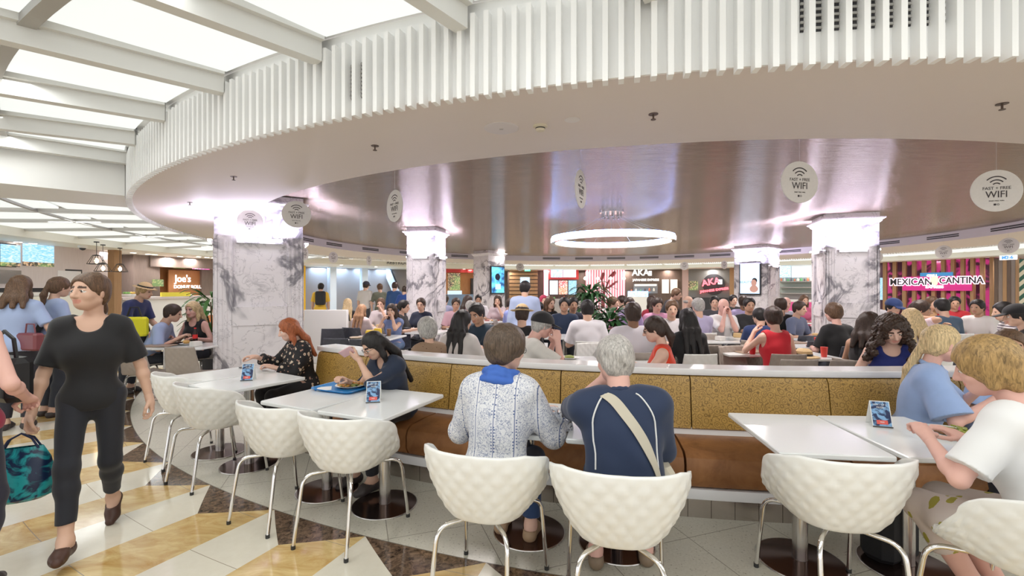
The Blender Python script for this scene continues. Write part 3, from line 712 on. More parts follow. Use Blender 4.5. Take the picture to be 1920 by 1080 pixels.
    if hw and hw[0] == 'hat':
        s = Sdf(.01); s.ell(L(0, -.012, .05), (.088*hsz, .102*hsz, .088*hsz), R); s.plane(L(0, 0, .045), R@v3(0, 0, -1)); s.ell(L(0, -.01, .047), (.155*hsz, .165*hsz, .010*hsz), R, .012)
        o = part('straw_hat', s, (.006, .009, .014)[lod], M['straw']); c = Sdf(.004); c.ell(L(0, -.012, .05), (.091*hsz, .105*hsz, .088*hsz), R); c.plane(L(0, 0, .058), R@v3(0, 0, -1)); c.plane(L(0, 0, .084), R@v3(0, 0, 1)); part('hat_band', c, .01, M['black'], o)
    if hw and hw[0] == 'scarf':
        s = Sdf(.03); s.ell(L(0, -.012, .02), (.094*hsz, .11*hsz, .102*hsz), R); s.ell(f.neck+f.Rc@v3(0, .0, .02), (.11, .10, .09), None, .05); s.sub(L(0, .11, -.02), (.06*hsz, .07*hsz, .085*hsz), R, .01)
        part('headscarf', s, .014, simple_mat(hw[1]))
    if g('glasses', None):
        s = MB(); gc = g('glasses', (.02, .02, .02))
        for x in (-1, 1):
            cx = x*.033; pts = [L(cx+.024*math.cos(a), .1005-abs(cx+.024*math.cos(a))*.12, .0+.017*math.sin(a)) for a in np.linspace(0, 2*math.pi, 14, endpoint=False)]
            s.tube(pts, .0018, 6, closed=True); s.tube([L(x*.057, .0935, .004), L(x*.083, .04, .004), L(x*.083, -.03, -.002)], .0016, 6)
        s.tube([L(-.010, .100, .003), L(.010, .100, .003)], .0018, 6); o = s.build('glasses', mat('spectacle_frame', gc, .3), body)
        if g('shades', False):
            q = MB()
            for x in (-1, 1):
                cx = x*.033; q.add([L(cx, .1005, 0)]+[L(cx+.023*math.cos(a), .0998-abs(cx+.023*math.cos(a))*.12, .016*math.sin(a)) for a in np.linspace(0, 2*math.pi, 12, endpoint=False)], [(0, 1+i, 1+(i+1) % 12) for i in range(12)])
            q.build('lens', mat('dark_lens', (.02, .012, .012), .1), o)
    body['_f'] = 0; del body['_f']
    return body, f, part
def wp(b, p): # person-local -> world
    return Matrix.Translation(b.location) @ Matrix.Rotation(b.rotation_euler.z, 4, 'Z') @ Vector(p)
M['straw'] = mat('woven_straw', (.62, .45, .24), .8, 0, var=.25, vs=120)
# ---------------------------------------------------------------- white quilted tub chair
def quilt(a, b): # diamond pillow relief 0..1
    t = lambda x: abs((x % 1.0)*2-1)
    return min(1-t(a), 1-t(b))
def tub_shell():
    nP, nT = 168, 46; vs = []; 
    for j in range(nT+1):
        t = j/nT
        for i in range(nP):
            ph = -180+360*i/nP; a = math.radians(ph); ap = abs(ph)
            zr = .805 if ap < 48 else (.805-.06*(ap-48)/40 if ap < 88 else (.745-.25*((ap-88)/44)**.8 if ap < 132 else .495-.02*(ap-132)/48))
            if 76 < ap < 100: k = (ap-76)/24; zr = (.763*(1-k)**2+.745*2*k*(1-k)+.672*k*k)
            Rb = .185; wx = .315 if ap < 90 else .315-.085*((ap-90)/90); dy = .285 if ap < 90 else .255
            if t < .38: rx = Rb*t/.38; ry = rx; z = .438+.012*(t/.38)**3
            else:
                u = (t-.38)/.62; g_ = 1-(1-u)**1.7; rx = Rb+(wx-Rb)*g_; ry = Rb+(dy-Rb)*g_; z = .450+(zr-.450)*u**1.08
            n = 2.5; c, s_ = math.sin(a), -math.cos(a)      # superellipse footprint
            q = (abs(c)**n+abs(s_)**n)**(-1/n)
            x, y = rx*c*q, ry*s_*q
            if t > .36:
                d = quilt(ph/17.0+t*6.2, ph/17.0-t*6.2)*.0085*min(1, (t-.36)*8)*min(1, (1-t)*14+.0); l = math.hypot(x, y)+1e-6; x += x/l*d; y += y/l*d
            vs.append((x, y, z))
    fs = [(j*nP+i, j*nP+(i+1) % nP, (j+1)*nP+(i+1) % nP, (j+1)*nP+i) for j in range(nT) for i in range(nP)]
    return vs, fs
def leg_curve(a, b, out):
    """from the mount a under the seat, out level, bend, and down to the foot b"""
    A, B, O = Vector(a), Vector(b), Vector(out); pts = [A]
    for k in range(9): u = k/8; pts.append((A*.35+O*.65)*(1-u)**2+O*2*u*(1-u)+(O*.82+B*.18)*u*u)
    pts.append(B); return pts
M['foot'] = mat('black_glide', (.03, .03, .03), .5)
def make_tub():
    root = empty('tub_chair')
    vs, fs = tub_shell(); m = MB(); m.add(vs, fs, None, True); o = m.build('seat_shell', M['plastic'], root, flip=True)
    mo = o.modifiers.new('thick', 'SOLIDIFY'); mo.thickness = .011; mo.offset = 0
    m = MB(); m.lathe([(.10, .425), (.135, .425), (.135, .436), (.10, .436)], 20); m.build('seat_mount', M['steel'], root)
    for sx in (-1, 1):
        for a, b, c in (((sx*.06, -.09, .424), (sx*.195, -.30, .012), (sx*.178, -.235, .424)), ((sx*.06, .07, .424), (sx*.245, .27, .012), (sx*.225, .215, .424))):
            m = MB(); m.tube(leg_curve(a, b, c), .0115, 10); l = m.build('leg', M['chrome'], root)
            m = MB(); m.lathe([(.0135, 0), (.0135, .022)], 10, T(b[0], b[1], 0)); m.build('leg_glide', M['foot'], l)
    return root
# ---------------------------------------------------------------- armless quilted side chair
def make_side(mt):
    root = empty('side_chair'); m = MB(); vs = []; nU, nV = 30, 44
    for j in range(nV+1):
        v = j/nV
        if v < .5: k = v/.5; y = .22-.40*k; z = .455-.012*math.sin(k*math.pi); w_ = .205+.028*k
        else:
            k = (v-.5)/.5; e = min(1, k*3.2); y = -.18-.085*k-.03*math.sin(min(1, k*2)*math.pi/2); z = .455+.38*(k**1.12); w_ = .233-.045*k
        for i in range(nU+1):
            u = i/nU*2-1; yy = y+(.035*u*u if v > .5 else 0)*min(1, (v-.5)*5 if v > .5 else 0); zz = z+(.018*u*u if v < .5 else 0); x = u*w_
            if v > .52: yy -= quilt(u*2.4+v*9, u*2.4-v*9)*.010
            vs.append((x, yy, zz))
    fs = [(j*(nU+1)+i, j*(nU+1)+i+1, (j+1)*(nU+1)+i+1, (j+1)*(nU+1)+i) for j in range(nV) for i in range(nU)]
    m.add(vs, fs, None, True); o = m.build('seat_shell', mt, root); mo = o.modifiers.new('thick', 'SOLIDIFY'); mo.thickness = .012; mo.offset = 0
    for sx in (-1, 1):
        for a, b, c in (((sx*.05, -.10, .435), (sx*.22, -.24, .0), (sx*.19, -.17, .435)), ((sx*.05, .10, .435), (sx*.23, .24, .0), (sx*.20, .17, .435))):
            m = MB(); m.tube(leg_curve(a, b, c), .010, 8); m.build('leg', M['chrome'], root)
    return root
# ---------------------------------------------------------------- tables
M['disc'] = mat('bronzed_steel_disc', (.13, .085, .075), .16, .9)
def make_table(wd, dp, oval=False):
    root = empty('cafe_table'); m = MB(); m.rbox(-wd/2, wd/2, -dp/2, dp/2, .722, .75, .006); m.build('tabletop', M['wtop'], root)
    m = MB(); m.lathe([(.040, .012), (.040, .705)], 20); m.build('pedestal', M['steel'], root)
    m = MB(); m.box(-.03, .03, -dp*.36, dp*.36, .700, .7215); m.box(-wd*.36, wd*.36, -.03, .03, .700, .7215); m.build('bracket', M['steel'], root)
    m = MB(); m.lathe([(.228, 0), (.231, .004), (.228, .009), (.10, .014), (.041, .018)], 48, cap=False); b_ = m.build('base_plate', M['disc'], root)
    m = MB(); m.lathe([(.2315, .0), (.2335, .005), (.2315, .0095), (.226, .0095)], 48, cap=False); m.build('rim', M['steel'], b_)
    return root
protos = {'tub': make_tub(), 'taupe': make_side(M['taupe']), 'slate': make_side(M['slate']), 'whiteside': make_side(M['plastic']), 'table': make_table(.545, .74), 'sq': make_table(.68, .68)}
trees = {k: proto_tree(v) for k, v in protos.items()}; used = set()
def put(kind, x, y, rz, label, group, z=0):
    if kind in used: o = copy_tree(trees[kind])
    else: o = protos[kind]; used.add(kind)
    o.location = (x, y, z); o.rotation_euler = (0, 0, math.radians(-rz))
    if 'label' in o: del o['label']
    if 'group' in o: del o['group']
    return tag(o, label, 'table' if kind in ('table', 'sq') else 'chair', group)
# front row, numbered only by what stands there
for x, y, rz, lab in (
    (-3.0, 4.27, 33, 'white quilted tub chair farthest left, nearest the marble column, at the far table pair'),
    (-2.47, 3.83, 29, 'white quilted tub chair at the red-haired woman\'s table, second from the column'),
    (-1.59, 3.23, 25.7, 'empty white quilted tub chair facing the blue food tray'),
    (-1.04, 2.97, 19.5, 'empty white quilted tub chair right of the one facing the blue tray'),
    (-.12, 2.37, 17.5, 'white quilted tub chair the woman in the blue scarf sits on'),
    (.50, 2.155, 10, 'white quilted tub chair the man in the navy shirt sits on'),
    (1.60, 2.285, 6, 'empty white quilted tub chair in front of the bare table at the right'),
    (2.15, 1.91, -14, 'white quilted tub chair under the woman in the white top, cut by the right edge')):
    put('tub', x, y, rz, lab, 'white tub chairs along the banquette')
tabs = {}
for th, lab in ((-36.2, 'white cafe table farthest left, in front of the marble column'), (-32.75, 'white cafe table the red-haired woman eats at'),
                (-26.4, 'white cafe table carrying the blue tray of food'), (-22.95, 'white cafe table right of the blue tray, carrying a folded card'),
                (-16.25, 'white cafe table in front of the woman with the blue scarf'), (-12.9, 'white cafe table in front of the man with the shoulder strap'),
                (-6.6, 'bare white cafe table right of the couple'), (-3.1, 'white cafe table with the folded card and a plate of food at the right')):
    x, y = PC(9.43, th); tabs[th] = put('table', x, y, -th, lab, 'white cafe tables along the banquette'); tabs[th].rotation_euler = (0, 0, math.radians(th))
# ---------------------------------------------------------------- banquette
def gold_mat():
    t = NT('gold_swirl_vinyl'); v = t.obj(); vv = v
    vo = t.n('ShaderNodeTexVoronoi', i_Scale=21.0); t.t.links.new(vv, vo.inputs[0])
    d = t.math('FRACT', t.math('MULTIPLY', vo.outputs['Distance'], 3.4)); ln = t.ramp(t.math('ABSOLUTE', t.math('SUBTRACT', d, .5)), [(.08, 1), (.17, 0)])
    n = t.noise(vv, 42, 2, .5, 3.5); n = t.ramp(t.math('ABSOLUTE', t.math('SUBTRACT', n, .5)), [(.03, 1), (.07, 0)])
    f = t.math('MAXIMUM', t.math('MULTIPLY', ln, .85), t.math('MULTIPLY', n, .6))
    t.set(color=t.mix(f, (.52, .315, .075), (.15, .08, .015)), rough=.38); return t.m
def suede_mat():
    t = NT('brown_leather'); v = t.obj(); n = t.noise(v, 4.5, 5, .6, .6)
    t.set(color=t.mix(t.ramp(n, [(.3, 0), (.7, 1)]), (.19, .075, .024), (.40, .18, .065)), rough=.5); t.bump(t.noise(v, 60, 3), .12, .004); return t.m
GOLD, SUEDE = gold_mat(), suede_mat()
TH0, TH1 = -34.2, 24.0
bx, by = PC(8.8, -8); bq = empty('banquette', (bx, by, 0), 0, 'long curved banquette with brown seat, gold swirl back and white ledge', 'banquette')
def bq_part(name, m, mt):
    o = m.build(name, mt, bq); o.matrix_parent_inverse = Matrix.Translation((-bx, -by, 0)); return o
m = MB(); m.arc([(8.36, .905), (8.585, .905), (8.59, .912), (8.59, .948), (8.583, .955), (8.365, .955)], TH0-.2, TH1, 60); bq_part('ledge', m, M['capwhite'])
m = MB(); m.arc([(8.38, 0), (8.52, 0), (8.52, .905), (8.38, .905)], TH0, TH1, 60); bq_part('back_wall', m, M['white'])
m = MB(); m.arc([(8.52, 0), (8.99, 0), (8.99, .155), (8.52, .155)], TH0, TH1, 60)
def kick_mat():
    t = NT('brushed_steel_kickboard'); v = t.obj(); sp = t.n('ShaderNodeSeparateXYZ', i_0=v)
    X = t.math('SUBTRACT', sp.outputs[0], 0); n = t.noise(t.scale(v, (1, 1, 60)), 6, 3)
    fr = t.math('FRACT', t.math('MULTIPLY', sp.outputs[0], 6.6)); j = t.math('LESS_THAN', fr, .03)
    t.set(color=t.mix(j, (.52, .47, .43), (.12, .1, .09)), rough=.22, metal=1.0); t.bump(n, .1, .002); return t.m
bq_part('kickboard', m, kick_mat())
m = MB(); m.arc([(8.52, .155), (9.06, .155), (9.065, .165), (9.065, .225), (8.52, .225)], TH0, TH1, 60); bq_part('seat_platform', m, M['capwhite'])
m = MB(); m.arc([(8.52, .46), (8.64, .46), (8.64, .515), (8.52, .515)], TH0, TH1, 60); bq_part('rear_rail', m, M['capwhite'])
e0 = TH0; seg = 6.65; first = -10.05
edges = sorted({TH0, TH1} | {first+seg*k for k in range(-5, 8) if TH0+1 < first+seg*k < TH1-1})
for a, b_ in zip(edges[:-1], edges[1:]):
    g_ = .05
    m = MB(); m.arc([(8.56, .228), (9.02, .228), (9.055, .24), (9.085, .29), (9.088, .39), (9.07, .435), (9.02, .462), (8.80, .470), (8.60, .462), (8.56, .44)], a+g_, b_-g_, 10); bq_part('seat_cushion', m, SUEDE)
ed2 = sorted({TH0, TH1} | {-9.2+seg*1.0*k for k in range(-5, 8) if TH0+1 < -9.2+seg*k < TH1-1})
for a, b_ in zip(ed2[:-1], ed2[1:]):
    m = MB(); m.arc([(8.52, .50), (8.635, .50), (8.655, .515), (8.650, .54), (8.605, .86), (8.585, .895), (8.54, .903), (8.52, .903)], a+.03, b_-.03, 10); bq_part('back_cushion', m, GOLD)
# ---------------------------------------------------------------- hanging and ceiling-mounted things
M['disc_print'] = mat('printed_card', (.74, .72, .70), .5, 0, var=.05, vs=60)
M['ink'] = mat('dark_print', (.05, .04, .045), .6)
def make_wifi():
    root = empty('hanging_sign'); m = MB(); m.lathe([(.17, -.003), (.17, .003)], 48, T(0, 0, 0, 0, 90)); m.build('disc', M['disc_print'], root)
    for sg in (-1,):
        y = -.0045
        for k, r in enumerate((.030, .056, .084)):
            a = MB(); w_ = .0085
            pts = [(math.cos(math.radians(t)), math.sin(math.radians(t))) for t in np.linspace(42, 138, 13)]
            poly = [(x*(r+w_/2), z*(r+w_/2)) for x, z in pts]+[(x*(r-w_/2), z*(r-w_/2)) for x, z in reversed(pts)]
            a.prism(poly, 0, .0015, T(0, y+.0015, .032, 0, 90)); a.build('signal_arc', M['ink'], root)
        text('FAST + FREE', .034, M['ink'], root, (0, y, .020), ext=.0006)
        text('WIFI', .078, M['ink'], root, (0, y, -.032), ext=.0006, sx=.92)
        text('SNAP. FREE. WIN.', .013, M['ink'], root, (0, y, -.083), ext=.0005)
        s = MB(); s.box(-.019, -.003, y, y+.001, -.121, -.105); s.build('badge', M['ink'], root); s = MB(); s.tube([(.010+.007*math.cos(t), y, -.113+.007*math.sin(t)) for t in np.linspace(0, 6.28, 9)[:-1]], .0014, 4, closed=True); s.build('badge', M['ink'], root)
    m = MB(); m.tube([(0, 0, .168), (0, 0, .49)], .0009, 4); m.build('thread', mat('clear_thread', (.6, .6, .6), .3), root)
    return root
wproto = make_wifi(); wt = proto_tree(wproto); first = True
WS = [(469, 6.7, 30, 2.56, 'round WIFI sign left of two, hanging in front of the big left column'), (556, 5.8, 25, 2.52, 'round WIFI sign over the right edge of the big left column'),
      (740, 4.85, -47, 2.455, 'round WIFI sign turned sideways, hanging above the second column'), (1089, 4.05, 65, 2.46, 'round WIFI sign seen almost edge-on near the ring chandelier'),
      (1499, 3.72, 8.5, 2.445, 'round WIFI sign facing the viewer, right of centre'), (1868, 3.72, -18, 2.375, 'largest round WIFI sign at the right edge')]
for px, Y, a, z, lab in WS:
    o = wproto if first else copy_tree(wt); first = False; x, y = at(px, Y); o.location = (x, y, z); o.rotation_euler = (0, 0, math.radians(a)); tag(o, lab, 'sign', 'round WIFI signs')
for px, a, lab in ((572, 60, 'small distant round sign beside the yellow post'), (625, 40, 'small distant round sign left over the escalator hall'), (692, 60, 'small distant round sign right over the escalator hall'),
                   (975, 0, 'small distant round sign over the slatted timber front'), (1283, 0, 'small distant round sign left of the round red dark sushi logo'), (1358, 50, 'small distant round sign above the round red dark sushi logo'),
                   (1642, 0, 'small distant round sign at the left end of the timber grill front'), (1769, -20, 'small distant round sign above the middle of the timber grill front'), (1891, -20, 'small distant round sign above the right end of the timber grill front')):
    th, Y = ray_phi(px, 8.3); o = copy_tree(wt); x, y = PC(8.3, th); o.location = (x, y, 2.50); o.rotation_euler = (0, 0, math.radians(face_cam(px)+a)); tag(o, lab, 'sign', 'round WIFI signs')
def sof(x, y): r = math.hypot(x-CX, y-CY); return 2.78-.075*(r-R_IN)/(R_OUT-.05-R_IN)
brass = mat('sprinkler_brass', (.16, .12, .10), .4, .8)
for px, py, lab in ((703, 275, 'small fire sprinkler on the soffit above the second column'), (438, 332, 'small fire sprinkler on the soffit left of the WIFI signs'), (1225, 216, 'small fire sprinkler on the soffit right of the smoke detector'),
                    (1879, 197, 'fire sprinkler at the right end of the soffit'), (356, 380, 'small fire sprinkler on the soffit far left')):
    x, y = G(px, py, 2.73); z = sof(x, y); r_ = empty('fire_sprinkler', (x, y, z), 0, lab, 'sprinkler', 'fire sprinklers')
    m = MB(); m.lathe([(.032, -.004), (.030, .004)], 16); m.build('escutcheon', brass, r_); m = MB(); m.tube([(0, 0, 0), (0, 0, -.035)], .006, 8); m.lathe([(.017, -.040), (.017, -.036)], 12); m.build('nozzle', brass, r_)
for px, py, rad, th_, name, lab, cat_, cl in ((940, 241, .125, .008, 'ceiling_speaker', 'flush round speaker grille in the soffit', 'speaker', (.70, .66, .66)), (1073, 226, .052, .004, 'blanking_plate', 'plain round plate on the soffit right of the smoke detector', 'plate', (.78, .75, .73))):
    x, y = G(px, py, 2.73); z = sof(x, y); r_ = empty(name, (x, y, z-.0), 0, lab, cat_); m = MB(); m.lathe([(rad, 0), (rad, -th_), (rad-.012, -th_-.003)], 36); m.build('cover', mat(name+'_paint', cl, .6), r_)
    if 'speaker' in name: m = MB(); m.box(-.014, .014, -.004, .004, -.016, -.010); m.build('badge', M['steel'], r_)
x, y = G(1013, 238, 2.73); r_ = empty('smoke_detector', (x, y, sof(x, y)), 0, 'round cream smoke detector on the soffit', 'smoke detector'); cm = mat('cream_plastic', (.72, .66, .52), .5)
m = MB(); m.lathe([(.052, 0), (.052, -.010), (.044, -.014)], 24); m.build('base', cm, r_); m = MB(); m.lathe([(.034, -.014), (.034, -.032), (.026, -.040)], 24); m.build('head', cm, r_); m = MB(); m.lathe([(.0345, -.018), (.0345, -.026)], 24, cap=False); m.build('grille', M['dark'], r_)
# dark air grilles behind the slats
def slat_vent(px0, px1, z0, z1, lab):
    t0 = ray_near(px0, 9.82)[0]; t1 = ray_near(px1, 9.82)[0]; root = empty('air_grille', (*PC(9.82, (t0+t1)/2), z0), 0, lab, 'air vent', 'air grilles behind the slats'); L0 = root.location.copy()
    def pw(n, m, mt): o = m.build(n, mt, root); o.matrix_parent_inverse = Matrix.Translation(-L0)
    m = MB(); m.arc([(9.803, z0), (9.809, z0), (9.809, z1), (9.803, z1)], t0, t1, 10); pw('frame', m, M['dark'])
    m = MB()
    for k in range(9): z = z0+(z1-z0)*(k+.5)/9; m.arc([(9.809, z-.006), (9.816, z-.006), (9.816, z+.006), (9.809, z+.006)], t0, t1, 10)
    pw('louvre', m, M['grey'])
slat_vent(1502, 1775, 2.86, 3.14, 'dark air grille glimpsed between the slats at the upper right'); slat_vent(652, 692, 2.80, 3.03, 'narrow dark air grille glimpsed between the slats left of centre')
# slot vents in the inner face of the ring
k = 0
for px in (575, 627, 695, 765, 862, 925, 1034, 1095, 1155, 1217, 1283, 1350, 1480, 1658, 1767, 1888):
    th, Y = ray_phi(px, 8.34); m = MB(); hw_ = 3.1 if px > 1600 else 2.7
    for zz in (2.862, 2.908): m.arc([(R_IN-.006, zz), (R_IN, zz), (R_IN, zz+.030), (R_IN-.006, zz+.030)], th-hw_, th+hw_, 6)
    o = m.build('slot_vent', M['dark']); tag(o, 'dark double slot air vent on the far inner face of the ring', 'air vent', 'slot vents round the inner ring')
# ring chandelier
def crystal_mat():
    t = NT('lit_crystal'); v = t.obj(); sp = t.n('ShaderNodeSeparateXYZ', i_0=v); a = t.math('ARCTAN2', sp.outputs[0], sp.outputs[1])
    n = t.noise(t.scale(v, (14, 14, 4)), 3, 2); s_ = t.math('ADD', 1.1, t.math('MULTIPLY', t.ramp(n, [(.35, 0), (.65, 1)]), 1.8)); t.set(color=(.7, .65, .7), rough=.2, emit=(.98, .93, 1), es=s_); return t.m
cxh, cyh = at(1147, 8.35); ch = empty('ring_chandelier', (cxh, cyh, 2.46), 0, 'large round crystal ring chandelier hanging on thin wires from the metallic ceiling', 'chandelier')
m = MB(); n = 96; 
prof = [(1.045, -.05), (1.10, -.055), (1.115, -.03), (1.115, .03), (1.10, .055), (1.045, .05)]
vs = [(r*math.cos(2*math.pi*i/n), r*math.sin(2*math.pi*i/n), z) for i in range(n) for r, z in prof]; q = len(prof)
m.add(vs, [(i*q+j, i*q+(j+1) % q, ((i+1) % n)*q+(j+1) % q, ((i+1) % n)*q+j) for i in range(n) for j in range(q)]); m.build('crystal_ring', crystal_mat(), ch, flip=False)
m = MB(); m.lathe([(1.04, -.052), (1.118, -.058), (1.118, -.052), (1.04, -.047)], 64, cap=False); m.build('lower_rim', M['chrome'], ch)
m = MB(); m.lathe([(1.05, .0555), (1.10, .0575), (1.10, .060), (1.05, .058)], 64, cap=False); m.build('upper_light_strip', emis('blue_led_strip', (.20, .36, 1), 16), ch)
m = MB(); m.lathe([(.22, .50), (.22, .54)], 28); m.build('canopy', M['chrome'], ch)
for i in range(11): a = 2*math.pi*i/11; m = MB(); m.lathe([(.018, .40), (.018, .50)], 10, T(.17*math.cos(a), .17*math.sin(a), 0)); m.build('wire_grip', M['steel'], ch)
for i in range(9): a = 2*math.pi*i/9+.3; m = MB(); m.tube([(.17*math.cos(a), .17*math.sin(a), .42), (1.08*math.cos(a), 1.08*math.sin(a), .05)], .003, 5); m.build('wire', M['grey'], ch)
# ---------------------------------------------------------------- shop fronts round the court
def SR(px0, px1, py0, py1, r):
    t0, Y0 = ray_phi(px0, r); t1, Y1 = ray_phi(px1, r); a = Vector((*PC(r, t0), 0)); b_ = Vector((*PC(r, t1), 0)); mid = (a+b_)/2; d = (b_-a); w_ = d.length
    ang = math.atan2(d.y, d.x); Ym = mid.y
    return Matrix.Translation(mid) @ Matrix.Rotation(ang, 4, 'Z'), w_, EYE-(py1-540)*Ym/F, EYE-(py0-540)*Ym/F
def shop(name, px, r, label, cat='food stall', group=None):
    t, Y = ray_phi(px, r); x, y = PC(r, t); return empty(name, (x, y, 0), 0, label, cat, group)
def under(o, root):
    o.parent = root; o.matrix_parent_inverse = Matrix.Translation(-(root.location if root.parent is None else root.matrix_parent_inverse.inverted().translation)); return o
def R_(root, name, px0, px1, py0, py1, r, dep, mt, bev=0, dz=0):
    Mx, w_, z0, z1 = SR(px0, px1, py0, py1, r); m = MB()
    if bev: m.rbox(-w_/2, w_/2, 0, dep, max(0, z0), z1, bev, Mx)
    else: m.box(-w_/2, w_/2, 0, dep, max(0, z0), z1, Mx)
    o = m.build(name, mt)
    return under(o, root) if root else o
def TXT(root, s, px, py, h, r, mt, rzx=0, name='lettering', sx=1, off=0):
    t, Y = ray_phi(px, r); Mx, w_, z0, z1 = SR(px-10, px+10, py-5, py+5, r); o = text(s, h*Y/F*1.35, mt, root, (0, 0, 0), name=name, sx=sx, ext=.012, off=off)
    L0 = root.location; p = Mx.translation; o.location = (p.x-L0.x, p.y-L0.y, EYE-(py-540)*p.y/F); o.rotation_euler = (math.pi/2, math.radians(-rzx), Mx.to_euler().z); return o
def menu_mat(name, bg, fg, sc=(9, 9, 26), es=1.2, extra=None):
    t = NT(name); v = t.obj(); b1 = t.noise(t.scale(v, sc), 3, 2, .5); l = t.ramp(b1, [(.50, 0), (.58, 1)]); c = t.mix(l, bg, fg)
    n = t.noise(v, 1.6, 2); c = t.mix(t.ramp(n, [(.46, 0), (.6, .5 if extra else 0)]), c, extra or bg)
    t.set(color=(.02, .02, .02), rough=.3, emit=c, es=es); return t.m
MN = {'blue': menu_mat('menu_blue_screen', (.10, .42, .75), (.75, .9, 1), es=2.0), 'cyan': menu_mat('menu_cyan_screen', (.22, .55, .85), (.7, .85, .95), (4, 4, 42), .85), 'white': menu_mat('menu_white_screen', (.85, .93, 1), (.4, .6, .8)),
      'red': menu_mat('menu_food_screen', (.8, .10, .12), (.95, .85, .75), (6, 6, 10), 1.0, (.95, .45, .2)), 'food': menu_mat('food_picture_screen', (.05, .04, .03), (.55, .35, .2), (5, 5, 6), .8, (.3, .5, .15)), 'pink': menu_mat('menu_pink_screen', (.95, .12, .45), (1, .9, .95), (7, 7, 9), 1.1)}
wood = lambda n, a, b_: (lambda t: t.set(color=t.mix(t.noise(t.scale(t.obj(), (14, 14, 1.2)), 3, 4), a, b_), rough=.5))(NT(n))
WD = {'dark': wood('dark_timber', (.07, .045, .035), (.17, .11, .08)), 'mid': wood('oak_timber', (.28, .15, .07), (.46, .28, .14)), 'orange': wood('orange_timber', (.42, .17, .06), (.60, .27, .10)), 'grey': wood('greyed_timber', (.17, .13, .115), (.28, .22, .19)), 'pale': wood('pale_board', (.62, .55, .55), (.74, .68, .68))}
KIT = mat('kitchen_steel', (.30, .30, .30), .3, .8); bw = mat('backdrop_paint', (.30, .27, .26), .7)
m = MB(); m.arc([(16.4, 0), (16.5, 0), (16.5, 2.64), (16.4, 2.64)], 62, 158, 50); tag(m.build('wall_right', bw), kind='structure')
m = MB(); m.arc([(16.4, 0), (16.5, 0), (16.5, 2.64), (16.4, 2.64)], 212, 298, 50); tag(m.build('wall_left', bw), kind='structure')
m = MB(); m.arc([(16.4, 0), (16.5, 0), (16.5, 2.64), (16.4, 2.64)], 158, 196, 20); tag(m.build('wall_back', bw), kind='structure')
# kitchen counter at far left
s = shop('kitchen_counter', 60, 14.2, 'burger kitchen front with blue menu screens over a dark hatch at far left')
R_(s, 'upper_wall', -120, 215, 452, 540, 14.25, .12, WD['pale']); R_(s, 'hatch', -120, 104, 503, 548, 14.2, .1, M['dark']); R_(s, 'hood', -120, 103, 506, 532, 14.15, .12, KIT); R_(s, 'sill', -120, 105, 549, 556, 13.9, .4, M['white']); R_(s, 'counter', -120, 170, 556, 760, 13.95, .25, M['cream']); R_(s, 'side_wall', 103, 215, 530, 760, 14.3, .1, WD['pale'])
for a, b_, n in ((-60, -2, 'cyan'), (1, 40, 'cyan'), (42, 103, 'cyan')):
    f_ = R_(s, 'menu_screen', a, b_, 457, 501, 14.1, .05, M['dark']); q = R_(None, 'display', a+1.5, b_-1.5, 459, 492, 14.08, .02, MN[n]); q.parent = f_; q2 = R_(None, 'picture_strip', a+1.5, b_-1.5, 492, 499.5, 14.08, .02, MN['food']); q2.parent = f_
f_ = R_(s, 'notice_board', 107, 154, 505, 532, 14.1, .04, M['dark']); q = R_(None, 'notice', 109, 152, 508, 530, 14.08, .01, mat('notice_print', (.8, .8, .82), .5)); q.parent = f_
s2 = shop('timber_post', 221, 13.6, 'square timber post hung with a cage lamp left of the bakery', 'post'); R_(s2, 'post_body', 214, 228, 467, 760, 13.6, .18, WD['mid'])
def cage_lamp(px, py, r, lab, ztop=2.62):
    t, Y = ray_phi(px, r); x, y = PC(r, t); z = EYE-(py-540)*y/F; root = empty('pendant_lamp', (x, y, z), 0, lab, 'pendant lamp', 'pendant lamps over the counters')
    m = MB(); m.tube([(0, 0, .14), (0, 0, ztop-z)], .006, 5); m.lathe([(.05, ztop-z-.02), (.05, ztop-z)], 12); m.build('cord', M['black'], root)
    m = MB(); P = [(.07*math.cos(i*math.pi/3), .07*math.sin(i*math.pi/3), .13) for i in range(6)]; Q = [(.17*math.cos(i*math.pi/3), .17*math.sin(i*math.pi/3), -.06) for i in range(6)]
    m.tube(P, .007, 5, closed=True); m.tube(Q, .007, 5, closed=True)
    for i in range(6): m.tube([P[i], Q[i]], .006, 5); m.tube([P[i], (0, 0, .15)], .005, 4)
    m.build('cage', M['black'], root); m = MB(); m.lathe([(.005, -.05), (.035, -.02), (.04, .02), (.015, .07)], 12); m.build('bulb', emis('warm_bulb', (1, .72, .42), 9), root)
cage_lamp(181, 490, 12.2, 'black cage pendant lamp, higher of the pair left of the timber post'); cage_lamp(193, 504, 12.6, 'black cage pendant lamp, lower of the pair left of the timber post'); cage_lamp(225, 505, 12.9, 'black cage pendant lamp in front of the timber post')
